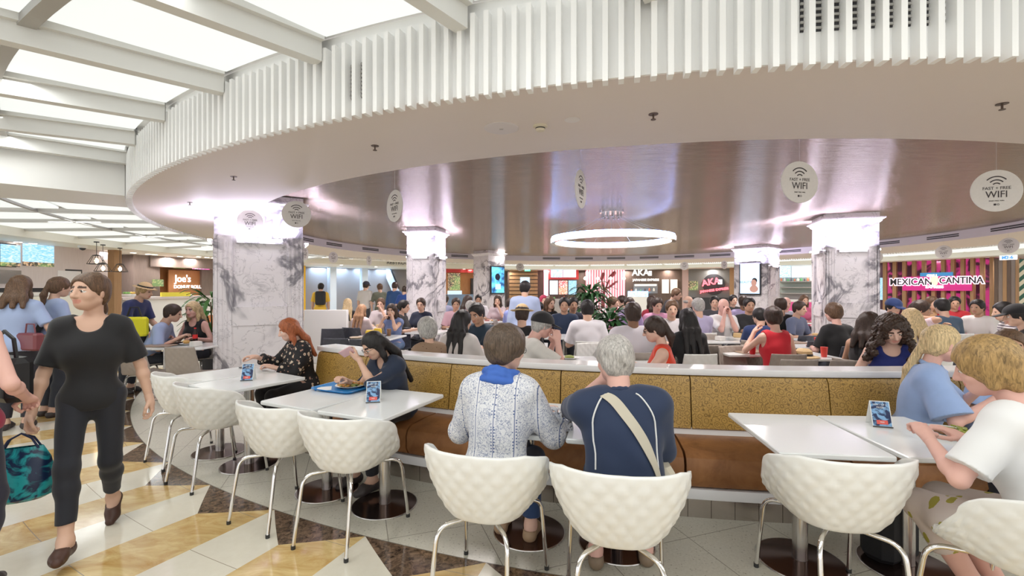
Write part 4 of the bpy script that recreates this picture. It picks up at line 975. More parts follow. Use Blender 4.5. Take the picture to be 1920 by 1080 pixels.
# bakery
s = shop('bakery_stall', 345, 14.6, 'doughnut bakery with orange board, grey timber shelving and pink screens'); 
R_(s, 'back_panel', 226, 560, 478, 760, 15.3, .1, WD['orange']); R_(s, 'portal', 250, 300, 476, 600, 14.6, .5, WD['grey']); R_(s, 'bulkhead', 282, 560, 478, 506, 14.55, .3, WD['grey']); R_(s, 'shelf_wall', 378, 470, 506, 760, 14.7, .3, WD['grey'])
R_(s, 'sign_board', 316, 381, 507, 560, 14.8, .05, WD['orange'])
for a, b_, c, d, n in ((324, 354, 485, 503, 'food'), (362, 393, 485, 505, 'pink'), (401, 420, 488, 506, 'red')): R_(s, 'menu_screen', a, b_, c, d, 14.5, .04, MN[n])
R_(s, 'picture', 287, 307, 524, 537, 14.5, .04, MN['food']); wl = emis('white_letters', (.95, .93, .9), 1.1)
TXT(s, "Joe's", 343, 523, 14, 14.7, wl, sx=.9, off=.004); TXT(s, 'DONUT ROLL', 352, 538, 6.2, 14.7, wl, off=.003)
R_(s, 'mascot_bottle', 403, 411, 515, 535, 14.6, .05, mat('mustard_yellow', (.75, .58, .05), .5))
c = shop('display_counter', 330, 13.7, 'white bakery counter with a yellow strip and glass display', 'counter'); R_(c, 'counter_body', 236, 400, 560, 760, 13.7, .6, M['white']); R_(c, 'yellow_strip', 303, 357, 548, 556, 13.66, .05, mat('yellow_strip_paint', (.85, .75, .08), .5)); R_(c, 'worktop', 230, 402, 556, 560, 13.62, .7, WD['pale'])
for px, cl in ((236, (.2, .45, .1)), (246, (.75, .5, .1)), (258, (.6, .1, .08)), (322, (.7, .45, .2)), (338, (.5, .3, .15)), (352, (.75, .6, .3))):
    t, Y = ray_phi(px, 13.8); x, y = PC(13.8, t); rr = random.Random(px); m = MB(); m.lathe([(.10, 0), (.13, .06), (.13, .075), (.02, .075)], 14); o = m.build('serving_bowl', M['white'], None, (x, y, EYE-(556-540)*y/F)); tag(o, 'white serving bowl of food on the bakery counter', 'bowl', 'bowls on the bakery counter')
    sd = Sdf(.01)
    for _ in range(9): a = rr.uniform(0, 6.28); d = rr.uniform(0, .08); sd.ell((d*math.cos(a), d*math.sin(a), .08+rr.uniform(0, .03)), (.035, .03, .03))
    V, Q = sd.mesh(.011); tag(obj('food', np_mesh('food', V, Q), mat('bowl_food', cl, .6), o))
# escalator hall
hw = emis('hall_glow_wall', (.62, .80, 1), .62); ww = mat('hall_white', (.66, .76, .88), .4)
m = MB(); m.arc([(18.9, 0), (19, 0), (19, 3.2), (18.9, 3.2)], 190, 228, 20); tag(m.build('wall_hall', mat('hall_blue_wall', (.35, .52, .80), .5)), kind='structure')
for px in (600, 640, 680, 720): t, Y = ray_phi(px, 16.2); x, y = PC(16.2, t); area('hall_downlight_beam', (x, y, 2.58), (0, 0, 0), .8, 18, (.5, .72, 1))
s = shop('yellow_post', 569, 13.8, 'bright yellow upright post at the left of the escalator hall', 'post'); R_(s, 'post_body', 564, 573, 498, 600, 13.8, .2, mat('yellow_paint', (.85, .50, .02), .4))
s = shop('hall_pillar', 626, 15.6, 'white hall pillar left of the clock wall', 'pillar', 'white pillars of the escalator hall'); R_(s, 'pillar_body', 619, 631, 498, 600, 15.6, .3, ww)
s = shop('hall_pillar', 684, 15.6, 'white hall pillar between clock wall and right escalator', 'pillar', 'white pillars of the escalator hall'); R_(s, 'pillar_body', 679, 690, 498, 600, 15.6, .3, ww)
s = shop('doorway_portal', 652, 17.5, 'pale blue wall with dark edged doorway under the clock', 'portal'); R_(s, 'wall_panel', 628, 682, 497, 600, 17.5, .1, mat('pale_blue_panel', (.45, .60, .86), .4)); R_(s, 'door_frame', 630.5, 638, 530, 580, 17.4, .08, M['dark']); R_(s, 'door_glass', 632, 636.5, 533, 578, 17.38, .04, emis('blue_door_glass', (.25, .45, .8), .7)); R_(s, 'door_frame', 673, 676, 530, 580, 17.4, .08, M['dark']); R_(s, 'opening', 639, 673, 531, 580, 17.4, .03, emis('bright_lobby', (.6, .78, 1), .6))
s = shop('wall_clock', 665, 17.3, 'giant black clock hands on the pale blue hall wall', 'clock')
def hand_(px0, py0, px1, py1, wd):
    t, Y = ray_phi(664, 17.3); y = PC(17.3, t)[1]; c = Vector((*at(664, y), 0)); p = lambda a, b_: Vector(((a-960)/F*y, y, EYE-(b_-540)*y/F)); m = MB(); m.tube([p(px0, py0), p(px1, py1)], wd, 4); under(m.build('clock_hand', M['black']), s)
hand_(641, 497.5, 664, 514, .035); hand_(664, 514, 675, 509.5, .03)
tx = mat('fascia_letters', (.20, .20, .22), .5)
s = shop('restroom_sign', 745, 12.95, 'grey RESTROOMS lettering on the far cream fascia', 'sign'); TXT(s, 'RESTROOMS', 752, 493, 7.5, 12.95, tx)
def escalator(px0, py0, px1, py1, r, lab):
    root = shop('escalator', (px0+px1)/2, r, lab, 'escalator', 'escalators'); t, Y = ray_phi((px0+px1)/2, r); y = PC(r, t)[1]; p = lambda a, b_, dy=0: Vector(((a-960)/F*y, y+dy, EYE-(b_-540)*y/F))
    A, B = p(px0, py0), p(px1, py1)
    for dy, nm in ((0, 'near'), (1.0, 'far')):
        m = MB(); q = [A+Vector((0, dy, -.5)), B+Vector((0, dy, -.5)), B+Vector((0, dy, .5)), A+Vector((0, dy, .5))]; e_ = Vector((0, .06, 0)); vs = q+[v+e_ for v in q]; m.add(vs, [(0, 1, 2, 3), (7, 6, 5, 4), (0, 4, 5, 1), (1, 5, 6, 2), (2, 6, 7, 3), (3, 7, 4, 0)]); under(m.build('balustrade', ww), root)
        m = MB(); m.tube([A+Vector((0, dy+.03, .54)), B+Vector((0, dy+.03, .54))], .05, 6); under(m.build('handrail', M['dark']), root)
    n = 12
    for i in range(n): u0 = i/n; u1 = (i+1)/n; P = A.lerp(B, u0); Q = A.lerp(B, u1); m = MB(); m.box(min(P.x, Q.x), max(P.x, Q.x), y+.1, y+.96, min(P.z, Q.z)-.3, max(P.z, Q.z)-.25); under(m.build('step', M['slate']), root)
escalator(596, 500, 612, 580, 16.6, 'white sided escalator left of the clock wall'); escalator(724, 504, 748, 560, 16.0, 'white sided escalator descending behind the second column'); escalator(745, 498, 775, 570, 16.8, 'white sided escalator partly behind the second column')
# middle fronts
s = shop('burger_stall', 865, 14.2, 'red framed timber food stall with dark burger posters right of the second column'); rd = mat('signal_red', (.62, .05, .05), .4)
R_(s, 'back_panel', 835, 905, 503, 600, 14.4, .1, WD['orange']); R_(s, 'red_frame', 836, 895, 503, 511, 14.2, .2, rd); R_(s, 'poster', 840, 863, 512, 544, 14.15, .05, MN['food']); R_(s, 'counter', 838, 895, 552, 640, 14.0, .5, mat('blue_grey_counter', (.2, .3, .45), .4)); R_(s, 'glass_case', 842, 866, 545, 556, 14.1, .3, emis('lit_case', (.6, .75, .9), .7)); R_(s, 'fridge', 884, 890, 522, 575, 14.1, .3, M['dark'])
s = shop('timber_slat_front', 985, 14.6, 'oak slatted wall panel with a green exit sign above', 'wall panel'); R_(s, 'backing', 952, 1009, 503, 640, 14.7, .1, WD['dark'])
for k in range(11): R_(s, 'board', 955, 1008, 504+k*7, 509.5+k*7, 14.6, .06, WD['mid'])
R_(s, 'poster', 976, 993, 520, 533, 14.5, .03, MN['blue'])
for k in range(12): pass
s = shop('exit_sign', 988, 13.6, 'small green illuminated exit sign', 'sign'); R_(s, 'sign_box', 984, 994.5, 502, 508.5, 13.6, .08, emis('exit_green', (.1, .75, .45), 1)); TXT(s, 'EXIT', 989, 505.4, 3.6, 13.55, wl)
s = shop('poultry_stall', 1057, 14.2, 'red framed stall with two rows of blue menu screens')
R_(s, 'back_panel', 1009, 1098, 503, 640, 14.9, .1, WD['dark']); R_(s, 'pink_light_column', 1020, 1028, 505, 555, 14.3, .1, emis('pink_lamp', (1, .45, .6), 1.2)); R_(s, 'red_frame', 1028, 1085, 503, 524, 14.3, .15, rd)
for a, b_, c_, d, n in ((1033, 1055, 506, 520, 'blue'), (1056, 1080, 506, 520, 'white'), (1031, 1046, 526, 552, 'white'), (1048, 1064, 526, 552, 'red'), (1066, 1081, 526, 552, 'cyan')): R_(s, 'menu_screen', a, b_, c_, d, 14.25, .04, MN[n])
R_(s, 'counter', 1012, 1092, 560, 640, 14.0, .4, M['steel'])
s = shop('striped_wall', 1135, 14.5, 'pink and white striped wall with a dark red painted tree', 'wall panel'); R_(s, 'backing', 1098, 1172, 503, 640, 14.6, .1, mat('pink_backing', (.75, .25, .30), .5))
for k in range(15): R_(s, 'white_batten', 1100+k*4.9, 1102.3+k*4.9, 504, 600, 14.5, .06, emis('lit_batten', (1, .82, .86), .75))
tr = Sdf(.03); t, Y = ray_phi(1135, 14.45); y = PC(14.45, t)[1]; pp = lambda a, b_: ((a-960)/F*y, y, EYE-(b_-540)*y/F)
for a in ((1130, 575, 1133, 545, .09, .07), (1133, 545, 1128, 522, .06, .04), (1133, 548, 1144, 520, .06, .04), (1144, 520, 1152, 512, .1, .12), (1128, 522, 1131, 514, .1, .10), (1140, 540, 1156, 528, .05, .09)): tr.cap(pp(a[0], a[1]), pp(a[2], a[3]), a[4], a[5])
tr.plane((0, y+.03, 0), (0, 1, 0)); V, Q = tr.mesh(.03); under(obj('painted_tree', np_mesh('painted_tree', V, Q), mat('dark_red_paint', (.22, .03, .04), .5)), s)
def bulb(px, py, r, lab):
    t, Y = ray_phi(px, r); x, y = PC(r, t); z = EYE-(py-540)*y/F; root = empty('pendant_bulb', (x, y, z), 0, lab, 'pendant lamp', 'bare pendant bulbs in front of the far stalls'); m = MB(); m.tube([(0, 0, .08), (0, 0, 2.66-z)], .006, 5); m.build('cord', M['black'], root); m = MB(); m.lathe([(.01, -.09), (.075, -.05), (.09, 0), (.05, .07), (.02, .09)], 14); m.build('globe', emis('warm_globe', (1, .85, .7), 3.5), root)
for px in (1097, 1121, 1145, 1170): bulb(px, 522, 13.3, 'glowing round bulb on a cord before the striped wall')
s = shop('sushi_stall', 1225, 14.4, 'dark brown sushi stall with white AKA lettering'); R_(s, 'back_wall', 1172, 1282, 503, 640, 14.6, .1, WD['dark'])
TXT(s, 'AKA', 1201, 511.5, 12, 14.5, wl, off=.012, sx=.95); TXT(s, 'JAPANESE EXPRESS', 1211, 525, 4.2, 14.5, wl, off=.006); R_(s, 'logo_tile', 1216, 1222, 508, 517, 14.48, .03, wl); R_(s, 'serving_hatch', 1188, 1233, 532, 550, 14.5, .05, KIT); R_(s, 'hatch_light', 1190, 1231, 533, 536, 14.45, .04, emis('hatch_lamp', (1, .9, .75), 1.5))
for a in (1241, 1257): R_(s, 'lit_panel', a, a+13, 524, 550, 14.5, .04, emis('lit_paper_panel', (1, .85, .65), .85))
s = shop('display_case', 1195, 13.7, 'blue lit sushi display case', 'display case'); R_(s, 'case_body', 1176, 1216, 556, 640, 13.7, .5, M['white']); R_(s, 'glass', 1177, 1215, 546, 557, 13.7, .4, MN['blue'])
s = shop('pink_marble_post', 1284, 13.9, 'pinkish square post between the sushi stall and the grey wall', 'post'); R_(s, 'post_body', 1279, 1289.5, 505, 620, 13.6, .3, mat('pink_stone', (.52, .36, .33), .3))
s = shop('grey_sushi_wall', 1330, 14.5, 'grey wall carrying a round black sushi logo with red lettering', 'food stall'); R_(s, 'back_wall', 1291, 1372, 500, 640, 14.6, .1, mat('grey_render', (.22, .22, .21), .6)); R_(s, 'timber_edge', 1368, 1380, 500, 640, 14.4, .1, WD['mid'])
Mx, w_, z0, z1 = SR(1317, 1359, 514, 552, 14.5); m = MB(); hz_ = (z1-z0)/2
m.lathe([(w_/2, -.04), (w_/2, .0)], 36, Mx @ T(0, 0, (z0+z1)/2) @ Matrix.Rotation(math.pi/2, 4, 'X')); under(m.build('round_board', M['dark']), s); rl = emis('red_letters', (1, .12, .15), 2.2)
TXT(s, 'AKA', 1333, 529, 12, 14.42, rl, 10, off=.012); TXT(s, 'JAPANESE EXPRESS', 1339, 544, 4.4, 14.42, rl, 8, off=.006); R_(s, 'logo_tile', 1346, 1354, 524, 533, 14.42, .02, wl); R_(s, 'hot_display', 1291, 1308, 527, 544, 14.3, .2, MN['food']); R_(s, 'counter', 1291, 1368, 558, 640, 14.2, .4, M['dark'])
s = shop('juice_stall', 1500, 14.2, 'stall with blue and white screens and a pink lit counter between two columns'); R_(s, 'back_wall', 1440, 1540, 492, 640, 14.9, .1, mat('stall_green_grey', (.32, .36, .33), .5)); R_(s, 'header', 1440, 1540, 492, 497, 14.2, .2, M['dark'])
for a, b_, n in ((1461, 1482, 'blue'), (1484, 1525, 'white')): R_(s, 'menu_screen', a, b_, 499, 520, 14.2, .05, MN[n])
for k in range(3): R_(s, 'shelf', 1460, 1526, 527+k*11, 529+k*11, 14.6, .25, M['steel'])
R_(s, 'counter', 1455, 1530, 566, 640, 13.9, .5, emis('pink_lit_counter', (.75, .10, .28), .45)); R_(s, 'green_light', 1503, 1514, 556, 560, 13.85, .05, emis('green_strip', (.2, 1, .6), 1)); R_(s, 'counter_top', 1455, 1530, 562, 566, 13.85, .6, M['white'])
# small goods on the stall shelves and counters
rr = random.Random(3)
for px0, px1, py, r, nn, lab, grp in ((1462, 1524, 527, 14.65, 10, 'small bottle or tub on the juice stall shelves', 'goods on the juice stall shelves'), (1180, 1230, 546, 14.35, 6, 'small bottle on the sushi hatch sill', 'goods on the sushi hatch'), (1016, 1090, 560, 14.15, 8, 'small bottle standing on the poultry stall counter', 'goods on the poultry counter')):
    for k in range(nn):
        px = px0+(px1-px0)*(k+.5)/nn; t, Y = ray_phi(px, r); x, y = PC(r, t); z = EYE-(py-540)*y/F; m = MB(); a = rr.uniform(.03, .06); hgt = rr.uniform(.10, .20); m.lathe([(a, 0), (a, hgt*.65), (a*.4, hgt*.8), (a*.4, hgt)], 10)
        tag(m.build('bottle', mat('bottle_tint_%d' % (k % 4), ((.7, .2, .1), (.75, .7, .6), (.15, .4, .15), (.1, .08, .08))[k % 4], .3), None, (x, y, z)), lab, 'bottle', grp)
s = shop('side_screen_stall', 1648, 14.0, 'narrow dark front with a tall pale blue menu between column and timber slats'); R_(s, 'back_wall', 1630, 1664, 488, 640, 14.3, .1, mat('plum_wall', (.08, .03, .05), .5)); R_(s, 'menu_screen', 1637, 1654, 521, 562, 14.1, .04, MN['cyan'])
s = shop('timber_grill_front', 1755, 13.9, 'magenta stall behind upright timber battens with the MEXICAN CANTINA sign')
def magenta():
    t = NT('magenta_mural'); n = t.noise(t.obj(), 1.7, 3, .5, 1.0); t.set(color=(.05, .01, .02), rough=.4, emit=t.mix(t.ramp(n, [(.47, 0), (.56, 1)]), (.03, .005, .015), (.70, .04, .24)), es=.42); return t.m
R_(s, 'mural', 1655, 1870, 480, 640, 14.3, .1, magenta())
for k in range(12): R_(s, 'batten', 1655+k*18.2, 1662+k*18.2, 482, 640, 13.9, .10, WD['mid'])
R_(s, 'sign_glow', 1692, 1822, 518, 545, 13.84, .02, emis('magenta_glow_board', (.7, .03, .25), .45)); R_(s, 'blue_crest', 1725, 1786, 511, 524, 13.82, .03, emis('blue_crest_paint', (.05, .25, .5), .6))
pk = emis('pink_white_letters', (1, .75, .9), 1.2)
TXT(s, 'MEXICAN', 1707, 529, 13, 13.76, pk, off=.035, sx=.86); TXT(s, 'CANTINA', 1801, 526, 13, 13.76, pk, off=.035, sx=.86); TXT(s, 'MEXICAN', 1707, 529, 13, 13.70, M['dark'], off=.004, sx=.86, name='letter_face'); TXT(s, 'CANTINA', 1801, 526, 13, 13.70, M['dark'], off=.004, sx=.86, name='letter_face')
TXT(s, 'EXPRESS', 1752, 538, 5.5, 13.7, emis('express_letters', (1, .8, .8), 1), off=.006); TXT(s, 'GRILL', 1748, 517, 5, 13.74, wl, off=.004)
sk_ = Sdf(.02); t, Y = ray_phi(1753, 13.72); x, y = PC(13.72, t); zc = EYE-(525-540)*y/F; sk_.ell((x, y, zc), (.16, .04, .15)); sk_.ell((x, y, zc-.13), (.09, .04, .07))
for a in (-.06, .06): sk_.sub((x+a, y-.04, zc), (.04, .04, .04))
V, Q = sk_.mesh(.018); under(obj('round_emblem', np_mesh('round_emblem', V, Q), emis('cream_emblem', (.9, .75, .5), .8)), s)
s = shop('timber_end_wall', 1885, 13.6, 'dark and oak boarded end wall with a small lit blue and white sign', 'wall panel')
for k in range(6): R_(s, 'board', 1864+k*8, 1871.5+k*8, 484, 660, 13.6, .08, (WD['dark'], WD['grey'], WD['mid'])[k % 3])
R_(s, 'lit_sign', 1874, 1904, 478, 487, 13.3, .08, emis('white_blue_sign', (.85, .92, 1), 1.2)); TXT(s, 'M2-6', 1889, 483, 6, 13.27, emis('blue_sign_print', (.1, .3, .8), .8), off=.004)
s = shop('chevron_wall', 1930, 13.4, 'dark green and cream chevron striped wall at the right edge', 'wall panel'); t = NT('chevron'); v = t.obj(); sp = t.n('ShaderNodeSeparateXYZ', i_0=v); a = t.math('ADD', t.math('MULTIPLY', sp.outputs[2], 3.4), t.math('MULTIPLY', t.math('PINGPONG', sp.outputs[1], .35), 3.4)); t.set(color=t.mix(t.math('GREATER_THAN', t.math('FRACT', a), .5), (.02, .09, .06), (.6, .55, .42)), rough=.5)
R_(s, 'chevron_board', 1911, 1990, 484, 660, 13.4, .1, t.m)
# screens on columns
def screen(colm, h, w_, z0, z1, content, lab, dx=0):
    yaw = colm.rotation_euler.z; p = colm.location+Matrix.Rotation(yaw, 4, 'Z') @ Vector((dx, -h-.012, 0)); root = empty('portrait_screen', p, math.degrees(yaw), lab, 'screen', 'portrait screens on columns')
    m = MB(); m.rbox(-w_/2, w_/2, -.06, .0, z0, z1, .01); m.build('bezel', M['dark'], root); m = MB(); m.box(-w_/2+.04, w_/2-.04, -.065, -.06, z0+.05, z1-.05); m.build('display', content, root); return root, w_, z0, z1
def blueposter():
    t = NT('blue_portrait_display'); v = t.obj(); n = t.noise(v, 2.6, 3, .5, .8); t.set(color=(.02, .02, .02), rough=.2, emit=t.mix(t.ramp(n, [(.38, 0), (.62, 1)]), (.01, .05, .14), (.12, .55, .85)), es=1.8); return t.m
r1, w_, z0, z1 = screen(COL3, .43, .72, 1.35, 2.42, blueposter(), 'tall blue advertising screen on the distant column left of centre')
m = MB(); m.lathe([(.13, -.01), (.13, 0)], 20, T(-.02, -.066, z1-.42, 0, 90)); m.build('portrait_head', mat('screen_dark_blue', (.01, .02, .06), .3), r1); m = MB(); m.box(-.14, .14, -.07, -.066, z0+.18, z0+.38); m.build('caption_block', emis('caption_white', (.5, .8, 1), .9), r1)
r2, w_, z0, z1 = screen(COL5, .53, .68, 1.35, 2.42, emis('pale_blue_display', (.50, .74, 1), 1.3), 'tall pale blue screen with a smiling face on the right distant column')
sd = Sdf(.02); sd.ell((.13, -.06, z0+.40), (.09, .02, .12), col=0); sd.ell((.13, -.06, z0+.20), (.14, .02, .12)); V, Q = sd.mesh(.015); obj('printed_face', np_mesh('printed_face', V, Q), emis('printed_skin', (.65, .35, .28), .5), r2)
sd = Sdf(.02); sd.ell((.15, -.052, z0+.47), (.12, .018, .13)); V, Q = sd.mesh(.015); obj('printed_hair', np_mesh('printed_hair', V, Q), M['black'], r2)
text('BEAUTY', .10, mat('screen_print_blue', (.08, .2, .4), .5), r2, (-.12, -.067, z0+.42), ext=.002)
# downlights over the shops
for px in (34, 62, 250, 278, 290, 338, 372, 388, 400, 640, 705, 870):
    r = 14.0 if px % 4 else 13.5; t, Y = ray_phi(px, r); x, y = PC(r, t); rt = empty('downlight', (x, y, 2.62), 0, 'small round recessed downlight in the low ceiling before the stalls', 'downlight', 'recessed downlights before the stalls'); m = MB(); m.lathe([(.085, -.006), (.085, 0)], 20); m.build('trim_ring', M['white'], rt); m = MB(); m.lathe([(.068, -.009), (.068, -.006)], 20); m.build('lens', emis('downlight_lens', (1, .88, .78), 7), rt)
# security dome
t, Y = ray_phi(155, 13.3); x, y = PC(13.3, t); rt = empty('security_camera', (x, y, 2.62), 0, 'white dome security camera near the cage lamps', 'camera'); m = MB(); m.lathe([(.09, 0), (.09, -.05), (.07, -.06)], 20); m.build('housing', M['white'], rt); m = MB(); m.lathe([(.065, -.06), (.05, -.10), (.01, -.12)], 20); m.build('dome', M['dark'], rt)
# ---------------------------------------------------------------- people: placing helpers
def place(px, Y, top, sp):
    """sp is moved and scaled so that the head stands at photo column px, distance Y, with its top at photo row top"""
    zt = EYE-(top-540)*Y/F; z0 = sp.get('seat', .45) if sp.get('seated', True) else 0; sp.setdefault('h', 1.0)
    rz = math.radians(sp.get('rz', 0)); fw = Vector((math.sin(rz), math.cos(rz))); rt = Vector((math.cos(rz), -math.sin(rz)))
    hx, hy = at(px, Y)
    for _ in range(6):
        sp['pos'] = (0, 0); lo = dict(sp)
        for k in ('rh', 'lh', 'anR', 'anL', 'knR', 'knL'):
            if k+'w' in sp and 'bx' in sp:
                d = Vector(sp[k+'w'][:2])-Vector(sp['bx']); lo[k] = (d.dot(rt), d.dot(fw), sp[k+'w'][2]); sp[k] = lo[k]
        f = Fig(lo); ht = f.head[2]+.118*f.sc
        if not sp.get('fixh'): sp['h'] = min(1.10, max(.88, sp['h']*(1+.8*((zt-z0)/(ht-z0)-1))))
        ht = f.head[2]+.118*f.sc
        if abs(ht-zt) > .02 and (sp['h'] in (1.10, .88) or sp.get('fixh')): sp['lean'] = max(-5, min(50, sp.get('lean', 8)+(ht-zt)*110))
        o = rt*float(f.head[0])+fw*float(f.head[1]); sp['bx'] = (hx-o.x, hy-o.y)
    sp['pos'] = sp['bx']; return sp
def snap(f, p, off=.003):
    p = np.array([p], f32)
    for _ in range(12):
        d = f.shirt.eval(p); e = .004; g = np.stack([f.shirt.eval(p+v3(*(e if i == j else 0 for j in range(3))))-d for i in range(3)], 1)/e; p = p-(d-off)[:, None]*g/((g*g).sum(1)[:, None]+1e-6)
    return p[0]
def print_mat(name, base, inks, sc, thr=.5, rough=.8, band=None):
    t = NT(name); v = t.obj(); c = base; col = None
    for i, (ink, s_, th) in enumerate(inks):
        vo = t.n('ShaderNodeTexVoronoi', i_Scale=s_); mp = t.n('ShaderNodeMapping', i_0=v, i_1=(i*3.1, i*1.7, 0)); t.t.links.new(mp.outputs[0], vo.inputs[0])
        d = t.math('ADD', vo.outputs['Distance'], t.math('MULTIPLY', t.noise(v, s_*1.3, 3), .35)); f = t.math('LESS_THAN', d, th); col = t.mix(f, col if col is not None else base, ink)
    t.set(color=col, rough=rough); return t.m
# ---------------------------------------------------------------- the near people
TT = .752
def Tp(px, py, z=TT): return (*G(px, py, z), z)
# walking woman
sp = dict(rz=148, lod=0, fem=True, seated=False, h=1.0, skin='light', hair=('pony', 'brown'), tail=(0, -.10, .02), hlen=.26, hyaw=-34, hpitch=0, lean=0, neckline='scoop', top=('shirt', .42), tcol=(.010, .010, .012), te=.016, hem=-.07,
    bcol=(.012, .013, .02), be=.006, bflare=.001, bust=.35, bottom=('trousers', .88), anR=(.06, .30, .10), fpR=8, anL=(-.06, -.24, .15), fpL=-32, rh=(.27, .08, .78), lh=(-.29, -.04, .80), rhc=.7, lhc=.45, cuff=1.5, shcol=(.07, .03, .02), shoecut=(.045, .075, .05),
    label='woman in black top and trousers striding past at the left, hair tied back', fat=.87)
b_, f, part = person(place(168, 2.86, 511, sp)); WALK = b_
# her olive shoulder bag strap and teal bag
root = empty('shopping_bag', (0, 0, 0), 0, 'turquoise and navy patterned bag swinging from the walking woman\'s hand', 'bag'); hp = wp(b_, (float(f.wrR[0])+.02, float(f.wrR[1])+.0, float(f.wrR[2])-.10)); bz = hp.z-.40
t = NT('teal_scroll_print'); n = t.noise(t.obj(), 9, 3, .5, 2.5); t.set(color=t.mix(t.ramp(n, [(.42, 0), (.56, 1)]), (.005, .02, .07), (.02, .38, .42)), rough=.35)
m = MB(); bx_, by_ = hp.x-.0, hp.y; vs = []
for j, (zz, w_, d_) in enumerate(((0, .10, .05), (.02, .135, .075), (.12, .15, .085), (.24, .13, .06), (.31, .10, .02))):
    for i in range(16): a = 2*math.pi*i/16; vs.append((w_*math.cos(a)*(1+.04*math.sin(3*a+j)), d_*math.sin(a), zz))
m.add(vs, [(j*16+i, j*16+(i+1) % 16, (j+1)*16+(i+1) % 16, (j+1)*16+i) for j in range(4) for i in range(16)]+[tuple(reversed(range(16)))], None, True)
root.location = (hp.x-.03, hp.y, bz); root.rotation_euler = (0, 0, .5); m.build('bag_body', t.m, root)
for sg in (-1, 1): m = MB(); m.tube([(-.08, sg*.02, .30), (-.05, sg*.015, .36), (0, 0, .39), (.05, sg*.015, .36), (.08, sg*.02, .30)], .006, 6); m.build('handle', mat('navy_strap', (.02, .03, .09), .5), root)
# passer-by cut by the left edge
sp = dict(rz=-12, lod=0, fem=True, seated=False, skin='pink', hair=('long', 'blonde'), hlen=.15, top=('tank', .0), tcol=(.30, .01, .05), neckline='scoop', lean=2, rh=(.20, .16, .98), rhc=.8, bcol=(.02, .02, .04), label='woman in a dark red sleeveless top, cut off by the left edge', fat=1.1)
b_, f, part = person(place(-70, 2.35, 505, sp)); hp = wp(b_, (float(f.wrR[0])-.05, float(f.wrR[1])+.02, float(f.wrR[2])-.06))
root = empty('handbag', (hp.x-.10, hp.y+.02, .90), -20, 'large black handbag on the arm of the passer-by at the left edge', 'bag'); m = MB(); m.rbox(-.18, .17, -.06, .06, .06, .30, .03); m.build('bag_body', mat('black_leather', (.012, .012, .014), .4), root)
m = MB(); m.tube([(-.12, 0, .28), (-.09, 0, .40), (0, 0, .44), (.09, 0, .40), (.12, 0, .28)], .010, 6); m.build('handle', M['black'], root)
# red-haired woman at the far table pair
flo = print_mat('black_floral_print', (.012, .011, .013), [((.62, .50, .38), 19, .46), ((.38, .22, .17), 26, .40)], 1)
sp = dict(rz=218, lod=0, fem=True, seat=.47, skin='fair', hair=('long', 'auburn'), hlen=.20, hvol=.016, hyaw=-22, hpitch=14, lean=16, top=('blouse', .86), tmat=flo, te=.018, neckline='crew', bcol=(.012, .012, .016), rh=(.26, .40, .87), lh=(-.02, .36, .79), rhd=(.5, 1, .1), rhn=(0, -.2, 1), rhc=.5, lhc=.6, brow=(.25, .10, .05),
    label='red-haired woman in a black floral blouse eating at the far table pair')
b_, f, part = person(place(541, 4.72, 598, sp))
# dark-haired woman reading her phone
sp = dict(rz=214, lod=0, fem=True, seat=.47, skin='light', hair=('long', 'black'), hlen=.30, hvol=.010, hyaw=-14, hpitch=26, lean=24, top=('cardigan', .55), tcol=(.012, .022, .05), te=.016, neckline='vee', bcol=(.015, .015, .02), rh=(.20, .40, .83), lh=(.06, .37, 1.01), lhp=(-.7, .1, -1), rhc=.7, lhc=.55, lhd=(.75, .35, .45), lhn=(-.2, .6, -.7), glasses=(.03, .02, .02), brow=(.02, .015, .015),
    label='dark-haired woman in glasses and navy cardigan looking at her phone over the blue tray')
b_, f, part = person(place(700, 3.72, 622, sp)); q = wp(b_, (float(f.wrL[0])+.085, float(f.wrL[1])+.045, float(f.wrL[2])+.055))
ph = empty('mobile_phone', q, 40, 'pale pink phone held up by the dark-haired woman in glasses', 'phone'); m = MB(); m.rbox(-.036, .036, -.005, .005, -.072, .072, .004, T(0, 0, 0, 0, 58, 40)); m.build('case', mat('pink_case', (.70, .45, .47), .4), ph); m = MB(); m.box(-.032, .032, .005, .0062, -.066, .066, T(0, 0, 0, 0, 58, 40)); m.build('screen', mat('phone_glass', (.02, .02, .03), .1), ph)
# woman with the blue scarf (from behind)
def stripe_print():
    t = NT('white_blouse_blue_print'); v = t.obj(); sp_ = t.n('ShaderNodeSeparateXYZ', i_0=v); x = t.math('FRACT', t.math('MULTIPLY', sp_.outputs[0], 9.3)); band = t.math('LESS_THAN', x, .24)
    vo = t.n('ShaderNodeTexVoronoi', i_Scale=62.0, i_Randomness=.25); t.t.links.new(v, vo.inputs[0]); dots = t.math('LESS_THAN', vo.outputs['Distance'], .30)
    n = t.math('LESS_THAN', t.math('ABSOLUTE', t.math('SUBTRACT', t.noise(v, 48, 3, .5, 1.5), .5)), .035); edge = t.math('LESS_THAN', t.math('ABSOLUTE', t.math('SUBTRACT', x, .12)), .02); e2 = t.math('GREATER_THAN', t.math('ABSOLUTE', t.math('SUBTRACT', x, .12)), .10)
    f_ = t.math('ADD', t.math('MULTIPLY', band, t.math('MAXIMUM', dots, edge)), t.math('MULTIPLY', t.math('SUBTRACT', 1, band), t.math('MULTIPLY', n, .7)))
    t.set(color=t.mix(f_, (.74, .74, .76), (.13, .17, .32)), rough=.8); return t.m
